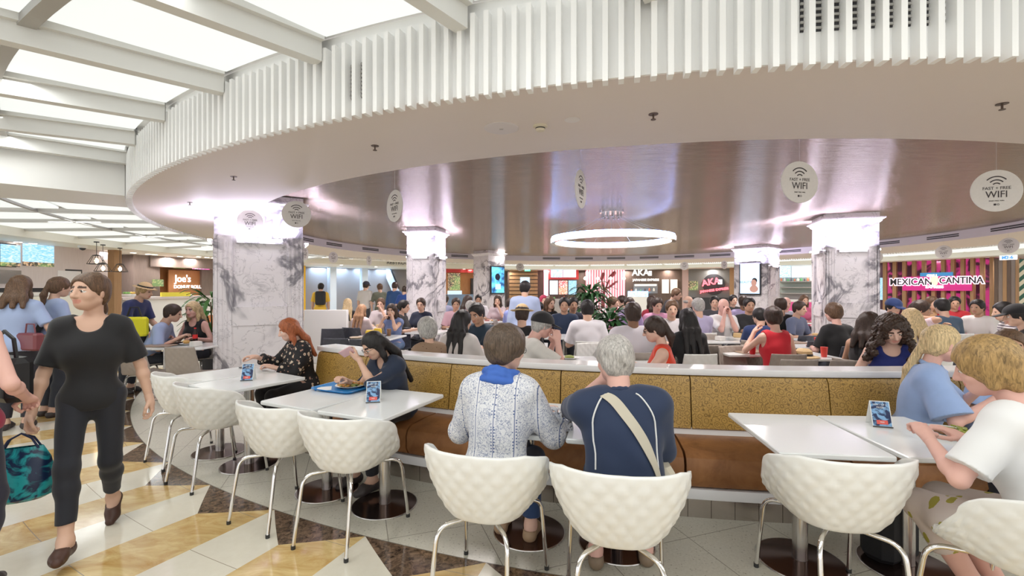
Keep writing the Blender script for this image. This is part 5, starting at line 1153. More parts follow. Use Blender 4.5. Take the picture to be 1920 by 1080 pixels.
sp = dict(rz=16, lod=0, fem=True, skin='fair', hair=('short', 'dark'), hvol=.026, hyaw=-38, hpitch=3, lean=12, top=('blouse', .66), tmat=stripe_print(), te=.034, hem=-.10, bcol=(.02, .05, .14), bottom=('jeans', .93), rh=(.24, .40, .80), lh=(-.16, .36, .80), anR=(.10, .40, .085), anL=(-.10, .44, .085), shcol=(.42, .28, .17), glasses=(.02, .02, .02), cuff=2.2, fat=1.0, brow=(.1, .08, .06),
    label='woman with short brown hair, white patterned blouse and blue scarf, seen from behind')
HM['mixbrown'] = hair_mat('mixbrown', (.085, .058, .040)); sp['hair'] = ('short', 'mixbrown'); sp['hvol'] = .030
b_, f, part = person(place(950, 2.64, 614, sp))
s = Sdf(.02); C0 = f.neck+f.Rc@v3(0, .006, .0)
for i in range(16):
    for dz, rr_, zz in ((0, .088, .012), (1, .082, .040), (2, .098, -.012)):
        a0, a1 = 2*math.pi*i/16, 2*math.pi*(i+1)/16; p = lambda a: C0+f.Rc@v3(rr_*1.12*math.cos(a), rr_*math.sin(a), zz-.022*math.sin(a)+.008*math.sin(3*a+dz)); s.cap(p(a0), p(a1), .022, .022, .008)
s.noise(.0025, (70, 60, 90)); part('scarf', s, .007, mat('blue_scarf_cloth', (.05, .14, .50), .8))
# grey-haired man with a shoulder strap (from behind)
sp = dict(rz=6, lod=0, fem=False, skin='pink', hair=('short', 'grey'), hvol=.016, hyaw=24, hpitch=4, lean=13, top=('polo', .52), tcol=(.016, .030, .075), te=.030, hem=-.10, neckline='collar', bcol=(.03, .09, .24), bottom=('jeans', .90), lh=(-.07, .34, 1.07), lhp=(-.9, -.1, -.9), lhd=(.3, .2, 1), rh=(.16, .40, .82), rhp=(.25, -.3, -1), side=-3, anR=(.17, .40, .085), anL=(-.12, .34, .085), shcol=(.25, .18, .12), fat=1.14, cuff=1.6,
    label='grey-haired man in a navy polo shirt with a cream shoulder strap, seen from behind')
HM['ash'] = hair_mat('ash', (.36, .34, .32), (50, 50, 12), .6); sp['hair'] = ('short', 'ash')
b_, f, part = person(place(1151, 2.40, 631, sp)); MAN = b_
N0, Rc = f.neck, f.Rc
def surf_line(pts, off=.003): return [snap(f, N0+Rc@v3(*p), off) for p in pts]
pip = mat('white_piping', (.75, .75, .74), .7)
for sg in (-1, 1):
    pts = surf_line([(sg*(.075+.125*math.sin(u*1.35)), -.10-.03*u, .02-.36*u**1.35) for u in np.linspace(0, 1, 16)]); m = MB(); m.tube(pts, .0042, 5); o = m.build('piping', pip, b_)
m = MB(); A = [(-.085+.30*u, -.13, .035-.47*u**1.15) for u in np.linspace(0, 1, 22)]; vs = []
for u, p in zip(np.linspace(0, 1, 22), A):
    for k, dx in enumerate((-.026, .026)): vs.append(tuple(snap(f, N0+Rc@v3(p[0]+dx*.75, p[1], p[2]+dx*.65), .006)))
    for k, dx in enumerate((.026, -.026)): vs.append(tuple(snap(f, N0+Rc@v3(p[0]+dx*.75, p[1], p[2]+dx*.65), .0095)))
m.add(vs, [(i*4+j, i*4+(j+1) % 4, i*4+4+(j+1) % 4, i*4+4+j) for i in range(21) for j in range(4)]+[(0, 1, 2, 3), (87, 86, 85, 84)], None, True)
cv = mat('cream_canvas', (.55, .50, .40), .8); root = empty('shoulder_bag', b_.location, 0, 'cream canvas shoulder bag of the grey-haired man, strap across his back', 'bag'); root.rotation_euler = b_.rotation_euler
m.build('strap', cv, root); e_ = f.hip+v3(.20, .17, .01); m = MB(); m.rbox(e_[0]-.06, e_[0]+.05, e_[1]-.15, e_[1]+.17, e_[2]-.06, e_[2]+.14, .03); m.build('bag_body', cv, root)
# blonde woman in the pale blue work shirt
blue = mat('pale_blue_shirting', (.30, .42, .70), .8, 0, sheen=.2, var=.06, vs=25)
sp = dict(rz=128, lod=0, fem=True, seat=.47, skin='pink', hair=('pony', 'blonde'), tail=(0, -.09, .055), tailend=(-.06, -.15, -.24), hyaw=28, hpitch=2, lean=14, top=('work_shirt', .44), tmat=blue, te=.024, hem=-.06, neckline='vee', collar=True, bcol=(.012, .015, .03), rh=(.17, .36, .90), rhp=(.5, -.2, -1), lh=(-.06, .34, .93), rhc=.6, cuff=2.6, fat=1.08, brow=(.3, .2, .12),
    label='blonde woman with a ponytail in a pale blue work shirt sitting on the banquette')
b_, f, part = person(place(1768, 3.02, 610, sp))
q = snap(f, f.chest+f.Rc@v3(.07, .15, .03), .004); bd = MB(); bd.box(-.035, .035, -.003, .003, -.010, .010, T(*q)); bd.build('name_badge', M['white'], b_)
q = snap(f, f.chest+f.Rc@v3(.03, .16, -.03), .004); bd = MB(); bd.box(-.018, .018, -.003, .003, -.02, .02, T(*q)); bd.build('blue_badge', mat('royal_blue_badge', (.01, .08, .6), .5), b_)
# woman in the white top nearest the right edge
lf = NT('skirt_leaf_print'); v = lf.obj(); vo = lf.n('ShaderNodeTexVoronoi', i_Scale=8.0); mp = lf.n('ShaderNodeMapping', i_0=v, i_2=(.3, .6, .4), i_3=(1, 2.2, 1)); lf.t.links.new(mp.outputs[0], vo.inputs[0]); lf.set(color=lf.mix(lf.math('LESS_THAN', lf.math('ADD', vo.outputs['Distance'], lf.math('MULTIPLY', lf.noise(v, 25, 3), .3)), .46), (.66, .57, .53), (.38, .34, .06)), rough=.8)
sp = dict(rz=-24, lod=0, fem=True, skin='pink', hair=('bob', 'sandy'), hvol=.026, hyaw=16, hpitch=12, lean=18, top=('tee', .40), tcol=(.80, .80, .80), te=.022, hem=-.08, neckline='scoop', bottom=('skirt', .72), bmat=lf.m, lh=(-.17, .37, .87), lhp=(-.8, .1, -1), lhc=.7, rh=(.12, .36, .83), anR=(.20, .22, .085), anL=(.05, .24, .085), knR=(.11, .44, .50), knL=(-.08, .44, .50), shoes=False, fat=1.10,
    label='woman with short sandy hair, white T-shirt and leaf print skirt at the right edge')
HM['ginger'] = hair_mat('ginger', (.30, .19, .075), (40, 40, 9), .5); sp['hair'] = ('bob', 'ginger')
b_, f, part = person(place(1848, 2.10, 637, sp))
# dark-haired woman behind her
sp = dict(rz=196, lod=0, fem=True, seat=.47, skin='tan', hair=('bun', 'brown'), hyaw=-22, hpitch=4, lean=10, top=('work_shirt', .44), tmat=blue, neckline='collar', bcol=(.02, .02, .03), label='brown-haired woman in a pale blue shirt, half hidden behind the sandy-haired woman')
person(place(1893, 3.12, 618, sp))
# ---------------------------------------------------------------- things on the front tables
def promo():
    t = NT('promo_print'); v = t.obj(); n = t.noise(v, 22, 3, .5, 1.5); c = t.mix(t.ramp(n, [(.45, 0), (.55, 1)]), (.015, .03, .10), (.22, .42, .68)); t.set(color=c, rough=.4); return t.m
PR = promo(); red_ = mat('promo_red', (.75, .12, .10), .4)
def make_card():
    root = empty('folded_card'); m = MB(); a = math.radians(20); L = .155
    for sg in (-1, 1):
        Mx = Matrix.Translation((0, sg*.052, 0)) @ Matrix.Rotation(sg*a, 4, 'X'); m.box(-.05, .05, -.0012, .0012, 0, L, Mx)
    m.build('card_stock', M['white'], root); Mx = Matrix.Translation((0, -.052, 0)) @ Matrix.Rotation(-a, 4, 'X')
    m = MB(); m.box(-.046, .046, -.0024, -.0013, .008, .150, Mx); m.build('picture', PR, root)
    m = MB(); m.box(-.028, .028, -.0034, -.0025, .018, .042, Mx); m.build('red_label', red_, root); m = MB(); m.box(-.050, .050, -.006, .0, .0, .006, Mx); m.build('dark_foot', M['dark'], root)
    for z, s_, tx_ in ((.132, .013, 'WIN 1 OF 5'), (.116, .013, 'PRIZES'), (.030, .011, 'FREE')):
        o = text(tx_, s_, M['white'], root, (0, 0, 0), ext=.0004); o.matrix_basis = Mx @ Matrix.Translation((0, -.0038, z)) @ Matrix.Rotation(math.pi/2, 4, 'X')
    return root
cp = make_card(); ct = proto_tree(cp)
for i, (px, py, rz, lab) in enumerate(((466, 712, 12, 'folded promotional card on the red-haired woman\'s table'), (701, 752, 10, 'folded blue promotional card on the table right of the blue tray'), (1648, 797, -18, 'folded promotional card on the table at the right'))):
    o = cp if i == 0 else copy_tree(ct); x, y = G(px, py, .751); o.location = (x, y, .751); o.rotation_euler = (0, 0, math.radians(rz)); tag(o, lab, 'table card', 'folded cards on the tables')
def food_heap(par, cols, rad, h, n, seed, el=(.02, .014, .008)):
    rr = random.Random(seed)
    for ci, c in enumerate(cols):
        s = Sdf(.004)
        for _ in range(n):
            a = rr.uniform(0, 6.28); d = rad*math.sqrt(rr.random())*.95; s.ell((d*math.cos(a), d*math.sin(a)*.8, .012+h*(1-(d/rad)**2)*rr.uniform(.5, 1)), tuple(e*rr.uniform(.7, 1.2) for e in el), rotz(rr.uniform(0, 180)) @ rotx(rr.uniform(-30, 30)))
        V, Q = s.mesh(.0042, .01); obj('food', np_mesh('food', V, Q), mat('dish_%d_%d' % (seed, ci), c, .45, 0, var=.3, vs=90), par)
def plate(x, y, r, mt, lab, z=TT, name='plate'):
    root = empty(name, (x, y, z), 0, lab, 'plate'); m = MB(); m.lathe([(r*.6, 0), (r*.62, .004), (r*.95, .016), (r, .019), (r*.96, .021), (r*.6, .009), (.005, .008)], 36, cap=False); m.lathe([(r*.6, 0), (.004, 0)], 36, cap=False); m.build('dish', mt, root); return root
# blue tray
x, y = PC(9.36, -27.4); x, y = G(643, 727, .76); tr_ = empty('food_tray', (x, y, .752), -24, 'bright blue plastic tray in front of the dark-haired woman', 'tray'); bl = mat('blue_tray_plastic', (.02, .22, .55), .35)
m = MB(); P = lambda w_, d_, z, c: [(sx*(w_-(c if k else 0)), sy*(d_-(0 if k else c)), z) for sx, sy, ks in ((1, 1, (0, 1)), (-1, 1, (1, 0)), (-1, -1, (0, 1)), (1, -1, (1, 0))) for k in ks]
rings = [P(.19, .14, .0, .03), P(.205, .155, .018, .04), P(.215, .165, .020, .04), P(.215, .165, .016, .04), P(.200, .150, .012, .035), P(.188, .138, .004, .03)]; vs = [p for r_ in rings for p in r_]
m.add(vs, [(j*8+i, j*8+(i+1) % 8, (j+1)*8+(i+1) % 8, (j+1)*8+i) for j in range(5) for i in range(8)]+[tuple(reversed(range(8))), tuple(40+i for i in range(8))]); m.build('tray_body', bl, tr_)
x, y = G(658, 722, .77); p_ = plate(x, y, .125, mat('pale_paper_plate', (.75, .72, .66), .5), 'plate heaped with orange fried food on the blue tray', .757); food_heap(p_, [(.62, .33, .07), (.50, .20, .04), (.20, .22, .06)], .105, .032, 34, 11)
m = MB(); m.box(-.055, .055, -.07, .07, 0, .002); x, y = G(608, 728, .76); o = m.build('paper_napkin', M['white'], None, (x, y, .757), 20); tag(o, 'white paper napkin on the left of the blue tray', 'napkin')
x, y = G(512, 683, .76); p_ = plate(x, y, .085, mat('dark_bowl', (.05, .06, .03), .4), 'dark dish of yellow food in front of the red-haired woman'); food_heap(p_, [(.62, .50, .07), (.35, .35, .05)], .07, .02, 22, 5)
m = MB(); m.rbox(-.04, .04, -.075, .075, 0, .008, .004); x, y = G(541, 690, .752); tag(m.build('wallet', mat('brown_leather_wallet', (.25, .14, .10), .5), None, (x, y, .752), 70), 'small brown wallet beside the dark dish of yellow food', 'wallet')
m = MB(); m.rbox(-.04, .04, -.075, .075, 0, .009, .004); x, y = G(462, 690, .752); tag(m.build('mobile_phone', mat('black_phone', (.02, .02, .025), .2), None, (x, y, .752), 60), 'dark phone lying behind the folded card at the red-haired woman\'s table', 'phone')
x, y = G(1778, 812, .76); p_ = plate(x, y, .14, mat('white_china', (.8, .8, .78), .2), 'white plate with brown sauce and green beans at the right'); food_heap(p_, [(.22, .10, .04)], .07, .02, 24, 8); p_.name = 'dinner_plate'
s = Sdf(.003); rr = random.Random(4)
for _ in range(26): a = rr.uniform(0, 3.14); cx_, cy_ = .07+rr.uniform(-.04, .04), rr.uniform(-.05, .05); s.cap((cx_-.03*math.cos(a), cy_-.03*math.sin(a), .012+.02*rr.random()), (cx_+.03*math.cos(a), cy_+.03*math.sin(a), .012+.02*rr.random()), .005)
V, Q = s.mesh(.004, .01); obj('green_beans', np_mesh('green_beans', V, Q), mat('bean_green', (.25, .28, .03), .4, 0, var=.3, vs=60), p_)
# black shoulder bag under the right table, dark coat
x, y = G(1700, 1068); root = empty('floor_bag', (x, y+.12, 0), 20, 'black bag standing on the floor beside the leaf print skirt', 'bag'); m = MB(); m.rbox(-.15, .15, -.09, .09, 0, .34, .04); m.build('bag_body', mat('black_cloth', (.008, .008, .01), .7), root); m = MB(); m.tube([(-.1, 0, .33), (-.07, -.02, .44), (.07, -.02, .44), (.1, 0, .33)], .009, 6); m.build('handle', M['black'], root)
# ---------------------------------------------------------------- the crowd inside the court
NAVY, BLK, WHT, LBL, PNK, LAV, RED, GRY = (.015, .03, .08), (.010, .010, .012), (.78, .76, .80), (.36, .45, .68), (.62, .30, .45), (.42, .36, .58), (.60, .015, .03), (.30, .30, .32)
chk = print_mat('brown_check', (.30, .20, .13), [((.16, .09, .06), 30, .35)], 1); chkr = print_mat('red_check', (.70, .55, .58), [((.55, .12, .16), 60, .38)], 1)
def stripes():
    t = NT('striped_jersey'); sp_ = t.n('ShaderNodeSeparateXYZ', i_0=t.obj()); t.set(color=t.mix(t.math('GREATER_THAN', t.math('FRACT', t.math('MULTIPLY', sp_.outputs[2], 26)), .68), (.72, .70, .70), (.05, .03, .06)), rough=.8); return t.m
TABLES = []
def tablefor(x, y, rz, dist=.60, lab=None, kind='sq', force=False):
    a = math.radians(rz); tx, ty = x+math.sin(a)*dist, y+math.cos(a)*dist
    if not force and any(math.hypot(tx-u, ty-v) < .82 for u, v in TABLES): return
    TABLES.append((tx, ty)); put(kind, tx, ty, rz, lab, 'white tables inside the court')
def crowd(px, Y, htop, rz, hair, tcol, label, chair='taupe', table=True, **kw):
    sp = dict(rz=rz, lod=1 if Y < 6.6 else 2, hair=hair, tcol=tcol, label=label, bcol=kw.pop('bcol', (.03, .035, .05)), fem=hair[0] in ('long', 'pony', 'bun', 'curly', 'bob')); sp.update(kw)
    sp.setdefault('hvol', .016); sp.setdefault('top', ('shirt', .42)); sp = place(px, Y, htop, sp); b, f, part = person(sp)
    if f.seated:
        x, y = b.location.x, b.location.y; short = label
        if chair: put(chair, x-.0*math.sin(math.radians(rz)), y, rz, {'taupe': 'taupe quilted chair under the ', 'slate': 'dark slate chair under the ', 'whiteside': 'white quilted chair under the '}[chair]+' '.join(short.split()[:9]), 'quilted chairs inside the court')
        if table: tablefor(x, y, rz, lab='white table before the '+' '.join(short.split()[:9]))
    return b, f, part
C_ = crowd
# --- left, by the counters
C_(40, 5.2, 517, -25, ('long', 'brown'), LBL, 'brown-haired woman in light blue shirt at the burger counter, maroon handbag on arm', seated=False, hlen=.10, bcol=(.02, .02, .03), rh=(.22, .22, 1.05)); HB = bpy.context.scene.objects
x, y = at(57, 5.05); root = empty('handbag', (x, y, .83), -15, 'maroon handbag on the elbow of the woman at the burger counter', 'bag'); m = MB(); m.rbox(-.15, .15, -.05, .05, .06, .25, .02); m.build('bag_body', mat('maroon_leather', (.20, .05, .06), .4), root); m = MB(); m.tube([(-.08, 0, .24), (-.06, 0, .35), (.06, 0, .35), (.08, 0, .24)], .008, 6); m.build('handle', mat('maroon_leather', (.20, .05, .06), .4), root)
b, f, p = C_(113, 5.7, 520, 20, ('pony', 'brown'), LBL, 'woman with a ponytail and black backpack in light blue shirt at the burger counter', seated=False, rh=(.18, .30, 1.05), lh=(-.18, .30, 1.05))
s = Sdf(.03); s.ell(f.chest+f.Rc@v3(0, -.17, -.04), (.14, .09, .20)); V, Q = s.mesh(.02); o = obj('backpack', np_mesh('backpack', V, Q), M['black']); o.location = b.location; o.rotation_euler = b.rotation_euler; tag(o, 'black backpack worn by the woman with a ponytail at the burger counter', 'backpack')
b, f, p = C_(272, 6.9, 531, 85, ('short', 'sandy'), (.02, .03, .11), 'person in navy T-shirt and straw hat bending beside the bakery counter', seated=False, lean=26, wear=('hat',), rh=(.25, .42, .95), lh=(-.1, .42, .95))
x, y = at(252, 6.6); root = empty('tote_bag', (x, y, .88), 10, 'bright yellow and black tote bag hanging beside the person in navy', 'bag'); m = MB(); m.rbox(-.17, .17, -.06, .06, .0, .28, .03); m.build('bag_body', mat('yellow_tote', (.75, .72, .02), .6), root); m = MB(); m.tube([(-.1, 0, .27), (-.05, 0, .42), (.05, 0, .42), (.1, 0, .27)], .012, 6); m.build('handle', M['black'], root)
b, f, p = C_(325, 6.9, 571, 68, ('short', 'dark'), LBL, 'man in a light blue shirt with a dark backpack eating beside the blonde woman', table=False, lean=28, rh=(.15, .40, .82), lh=(-.12, .40, .82))
s = Sdf(.03); s.ell(f.chest+f.Rc@v3(0, -.19, -.06), (.14, .10, .22)); V, Q = s.mesh(.02); o = obj('backpack', np_mesh('backpack', V, Q), M['black']); o.location = b.location; o.rotation_euler = b.rotation_euler; tag(o, 'black backpack on the seated man in light blue shirt', 'backpack')
C_(361, 7.2, 566, 184, ('long', 'blonde'), BLK, 'blonde woman in a black vest top facing the viewer, left of the big column', top=('vest', 0), neckline='scoop', hlen=.10, skin='pink', lod=1, table=False, lh=(-.2, .30, .80), rh=(.22, .28, .82))
put('taupe', *at(283, 6.05), 10, 'taupe quilted chair left of two with backs to the viewer, left of the big column', 'taupe chairs left of the big column'); put('taupe', *at(364, 6.0), 0, 'taupe quilted chair right of two with backs to the viewer, left of the big column', 'taupe chairs left of the big column')
C_(404, 9.8, 573, 150, ('short', 'brown'), (.75, .28, .10), 'person in an orange top glimpsed between plant and big column', table=True)
x, y = at(366, 6.75); m = MB(); m.lathe([(.030, 0), (.033, .01), (.030, .10), (.033, .15), (.014, .20), (.013, .225)], 14); o = m.build('cola_bottle', mat('cola_dark', (.03, .01, .008), .1), None, (x, y, .752)); m = MB(); m.lathe([(.034, .08), (.034, .14)], 14, cap=False); m.build('bottle_label', mat('cola_red', (.7, .02, .02), .4), o); m = MB(); m.lathe([(.015, .222), (.015, .24)], 12); m.build('bottle_cap', mat('cola_red', (.7, .02, .02), .4), o); tag(o, 'cola bottle with red label before the blonde woman in black', 'bottle')
x, y = at(350, 6.65); r_ = plate(x, y, .09, M['white'], 'small plate with a bread roll on the blonde woman\'s table'); s = Sdf(.02); s.ell((0, 0, .04), (.05, .04, .03)); V, Q = s.mesh(.01); obj('bread_roll', np_mesh('bread_roll', V, Q), mat('crust', (.55, .32, .10), .6), r_)
# --- escalator hall
C_(602, 14.5, 531, -10, ('short', 'black'), (.80, .50, .05), 'walker in a yellow top with black backpack beside the left escalator', seated=False, bottom=('shorts', .4))
th_, Y_ = 0, 14.3; x, y = at(601, 14.22); m = MB(); m.rbox(-.15, .15, -.09, .07, 1.05, 1.48, .04); tag(m.build('backpack', M['black'], None, (x, y, 0)), 'black backpack on the walker in yellow', 'backpack')
C_(687, 14.8, 528, 15, ('short', 'dark'), (.62, .60, .56), 'man in a dark cap and pale shirt standing under the big clock', seated=False, wear=('cap', (.03, .03, .05)), bcol=(.06, .06, .07))
C_(712, 14.8, 532, -30, ('short', 'brown'), (.13, .14, .10), 'man in an olive T-shirt talking to the man in the cap', seated=False, lh=(-.2, .35, 1.1))
C_(741, 14.6, 529, 10, ('short', 'dark'), (.02, .07, .20), 'person in a dark blue jacket standing by the second column', seated=False, top=('jacket', .95)); C_(760, 14.0, 536, 20, ('short', 'dark'), (.01, .05, .22), 'person in bright navy half hidden by the second column', seated=False)
# --- left middle tables
C_(652, 10.6, 560, -15, ('long', 'blonde'), BLK, 'blonde woman in black with her back to the viewer near the white partition', top=('top', .9), hlen=.24)
C_(679, 8.9, 571, 15, ('long', 'strawberry'), (.68, .55, .55), 'strawberry blonde woman in a pale top seen from behind', hlen=.26, chair='slate', top=('top', .6))
C_(714, 10.2, 559, 180, ('short', 'brown'), (.70, .62, .64), 'man in a pale shirt drinking, facing the viewer behind the strawberry blonde', lh=(-.08, .30, 1.08))
C_(734, 8.2, 570, 190, ('long', 'dark'), (.16, .22, .42), 'long-haired woman in blue vest and black cardigan resting her cheek on her hand', hlen=.30, hyaw=8, lh=(-.06, .24, 1.06), rh=(.10, .30, 1.0), bottom=('shorts', .42), bcol=(.12, .2, .36), chair='slate', lod=1, top=('vest', .1), lean=14)
C_(758, 8.8, 563, 100, ('pony', 'black'), BLK, 'dark-haired woman in black facing right, beside the second column', hlen=.14, rh=(.2, .4, .8))
C_(789, 9.4, 559, 184, ('pony', 'dark'), (.012, .018, .045), 'woman in glasses and navy polo facing the viewer before the second column', glasses=(.1, .02, .02), top=('polo', .45), neckline='collar')
C_(800, 4.75, 597, -38, ('bob', 'grey'), (.3, .2, .13), 'grey-haired woman in a brown check top just behind the banquette', tmat=chk, hvol=.03, h=.92, top=('top', .8), chair='whiteside', lh=(-.30, .25, .82), table=False)
C_(868, 5.15, 582, 22, ('long', 'black'), (.66, .62, .60), 'long dark-haired woman in a loose white blouse, back to the viewer', hlen=.24, hyaw=-25, top=('blouse', .8), te=.03, chair='whiteside', fat=1.1, rh=(.1, .38, .85))
C_(893, 5.95, 569, 206, ('short', 'black'), (.010, .03, .055), 'man in a dark teal T-shirt looking down at a phone', hpitch=22, skin='tan', lh=(.05, .36, .92), rh=(.10, .34, .90), chair='slate', table=False)
q = at(872, 5.62); m = MB(); m.rbox(-.036, .036, -.07, .07, 0, .009, .003, T(0, 0, 0, 0, 25)); tag(m.build('mobile_phone', mat('phone_pale', (.6, .62, .66), .2), None, (*q, .95)), 'phone held by the man in the dark teal T-shirt', 'phone')
C_(855, 9.7, 559, 170, ('short', 'dark'), (.60, .38, .44), 'man in a pink check shirt left of the distant column', skin='tan'); C_(878, 11.2, 554, 60, ('long', 'dark'), (.10, .06, .09), 'dark-haired woman facing right beside the man in pink check', hlen=.15)
C_(881, 9.0, 564, -20, ('short', 'grey'), (.42, .42, .46), 'grey-haired person in a grey top seen from behind', chair='slate'); C_(897, 12.6, 553, 178, ('short', 'black'), WHT, 'young man in a white shirt facing the viewer before the distant column', skin='tan')
C_(933, 11.8, 554, 186, ('long', 'dark'), (.55, .45, .48), 'dark-haired woman eating in front of the blue column screen', hlen=.2, lh=(-.05, .28, 1.08)); C_(958, 10.6, 560, 100, ('short', 'dark'), (.25, .30, .62), 'person in blue shirt facing right beside the standing man in pale blue')
C_(985, 7.8, 527, -4, ('short', 'black'), (.42, .50, .72), 'standing man in a pale blue shirt with his back to the viewer', seated=False, top=('shirt', .95), te=.022, fat=1.12, hyaw=-25, h=1.04)
C_(979, 6.1, 572, 5, ('short', 'dark'), BLK, 'person in a straw hat with black band and black top, back to the viewer', wear=('hat',), chair='slate')
C_(1018, 4.75, 587, 78, ('short', 'grey'), (.66, .64, .60), 'man in a black cap and sunglasses eating behind the banquette', wear=('cap', (.014, .014, .016)), glasses=(.03, .02, .02), shades=True, skin='pink', lean=26, hpitch=8, lh=(-.05, .42, 1.00), rh=(.16, .40, 1.05), rhp=(.4, .1, -1), rhc=.9, fat=1.15, te=.02, lod=0, table=False)
C_(1019, 11.6, 549, 170, ('none', 'dark'), (.35, .03, .08), 'woman in a dark red headscarf before the red framed stall', wear=('scarf', (.42, .03, .08)), fem=True); C_(1032, 9.6, 556, 150, ('long', 'brown'), BLK, 'brown-haired woman in black beside the headscarf wearer', hlen=.14)
C_(1010, 9.0, 566, 60, ('short', 'black'), BLK, 'person in a black printed T-shirt leaning over a table', lean=26); C_(1058, 8.4, 556, 186, ('short', 'black'), (.015, .03, .07), 'man in a navy T-shirt left of the tall plant, facing the viewer', skin='tan'); C_(1075, 8.8, 558, 176, ('short', 'black'), (.02, .025, .05), 'young man in a navy top touching shoulders with the man left of the plant', skin='tan')
C_(1101, 6.7, 561, 5, ('short', 'black'), WHT, 'dark-haired person in a white shirt seen from behind, left of the tall plant', chair='whiteside', te=.02, lod=1)
C_(1186, 5.5, 562, 2, ('short', 'dark'), (.74, .70, .76), 'broad man in a white shirt with his back to the viewer, right of the plant', fat=1.2, te=.03, top=('shirt', .6), chair='taupe', skin='brown', lod=1)
C_(1226, 4.35, 594, -72, ('pony', 'dark'), (.72, .05, .015), 'woman in sunglasses and orange-red top facing left behind the banquette', top=('top', .05), hlen=.18, skin='fair', glasses=(.05, .02, .02), shades=True, hpitch=14, lod=0, rh=(.12, .40, .86), lh=(-.08, .38, .88), table=False)
C_(1288, 5.5, 579, -2, ('long', 'black'), BLK, 'woman with long black hair and black top seen from behind on a white chair', hlen=.28, top=('top', .9), chair='whiteside', lod=1)
C_(1233, 8.6, 555, 176, ('short', 'dark'), PNK, 'man in a pink shirt looking down, right of the plant', hpitch=20, top=('shirt', .9)); C_(1221, 10.2, 552, -10, ('long', 'dark'), (.32, .02, .04), 'dark-haired woman in dark red behind the man in pink', hlen=.12)
C_(1269, 9.2, 541, 130, ('short', 'brown'), (.012, .013, .02), 'man in a dark suit standing and bending over a table', seated=False, lean=26, top=('jacket', .95), te=.022, lh=(-.1, .40, 1.0))
C_(1291, 10.4, 552, 100, ('bald', 'grey'), (.02, .05, .14), 'balding man in dark blue beside the man in the dark suit'); C_(1308, 7.8, 551, -12, ('short', 'grey'), (.46, .42, .62), 'grey-haired man in a lavender shirt with his back to the viewer', fat=1.15, chair='whiteside', h=1.06)
C_(1357, 8.0, 558, 180, ('none', 'grey'), (.80, .80, .80), 'bald man in a white T-shirt resting his face on both hands', skin='pink', lh=(-.05, .20, 1.11), rh=(.05, .20, 1.11), lhd=(.1, -.1, 1), rhd=(-.1, -.1, 1), lean=14, hpitch=14)
C_(1375, 11.5, 549, 175, ('short', 'black'), BLK, 'man in black behind the bald man in white'); C_(1393, 10.2, 550, 20, ('short', 'dark'), LAV, 'man in a lavender shirt seen from behind below the pale screen', skin='brown'); C_(1406, 8.2, 556, 190, ('short', 'black'), BLK, 'young man in a black printed T-shirt with folded arms', skin='tan', lh=(.12, .30, .84), rh=(-.12, .32, .84))
C_(1423, 6.7, 578, 40, ('short', 'black'), (.02, .04, .14), 'boy in a navy top facing the woman in red', h=.9, hyaw=60, chair='taupe', table=False)
C_(1449, 5.5, 576, 5, ('bun', 'dark'), RED, 'woman in a red strappy dress with hair in a bun, back to the viewer', top=('dress', .0), neckline='scoop', bcol=RED, bottom=('skirt', .6), skin='fair', lod=0, te=.018, hvol=.02, lh=(-.14, .30, 1.02), chair='taupe', table=False)
C_(1463, 8.2, 555, 12, ('short', 'dark'), BLK, 'big man in a black T-shirt seen from behind, right of the woman in red', fat=1.2, chair='slate'); C_(1474, 9.3, 556, 190, ('bald', 'grey'), (.45, .45, .52), 'balding grey-haired man in a grey shirt facing the viewer below the stall screens', skin='pink')
C_(1562, 6.2, 568, -4, ('short', 'brown'), (.012, .012, .014), 'short-haired person in a black T-shirt on a slate chair before the right column', chair='slate', skin='pink', lod=1, fem=True)
C_(1672, 4.1, 593, -150, ('curly', 'curly'), (.01, .02, .16), 'woman with big dark curly hair in royal blue looking down behind the banquette', hpitch=26, skin='fair', lod=0, hyaw=10, hvol=.03, top=('vest', .05), neckline='scoop', table=False, rh=(.22, .36, .80), lh=(-.16, .34, .80), hroll=10)
C_(1630, 4.9, 585, 60, ('long', 'dark'), BLK, 'person with bare bent arm half hidden behind the curly-haired woman', rh=(.0, .12, 1.02), rhp=(-.6, .9, -.3), skin='tan', top=('vest', .0), hlen=.12, table=True)
C_(1639, 10.2, 556, 30, ('bald', 'grey'), (.40, .40, .42), 'balding man in grey beside the right column', skin='pink'); C_(1676, 7.5, 558, 185, ('short', 'black'), (.015, .035, .09), 'man in a navy cap and dark shirt facing the viewer left of the blond head', wear=('cap', (.01, .03, .12)), hpitch=16)
C_(1707, 5.6, 579, 6, ('long', 'blonde'), (.5, .42, .45), 'woman with shoulder-length blonde hair seen from behind near the curly-haired woman', hlen=.14, lod=1, chair='whiteside'); C_(1728, 6.6, 563, 130, ('pony', 'dark'), (.6, .4, .42), 'woman in red check holding a white phone to her ear', tmat=chkr, rh=(.10, .12, 1.16), lh=(-.02, .34, 1.0), skin='tan', lod=1, table=False)
C_(1765, 7.8, 560, 5, ('short', 'black'), (.06, .10, .16), 'dark-haired man in a blue check shirt before the magenta stall', chair='whiteside'); C_(1790, 9.6, 556, 215, ('short', 'black'), (.45, .02, .03), 'young man in a red top turning left before the magenta stall', skin='tan'); C_(1832, 8.0, 562, 250, ('short', 'black'), (.72, .70, .68), 'dark-haired person in a white top facing left before the magenta stall', skin='tan')
C_(1880, 6.6, 566, -65, ('short', 'black'), (.7, .7, .7), 'person in a striped top leaning forward at the right edge', tmat=stripes(), lean=34, chair='whiteside'); C_(1905, 5.6, 572, -60, ('short', 'black'), BLK, 'person in a black cap and black top at the right edge', wear=('cap', (.012, .012, .014)), lean=16, chair='whiteside')
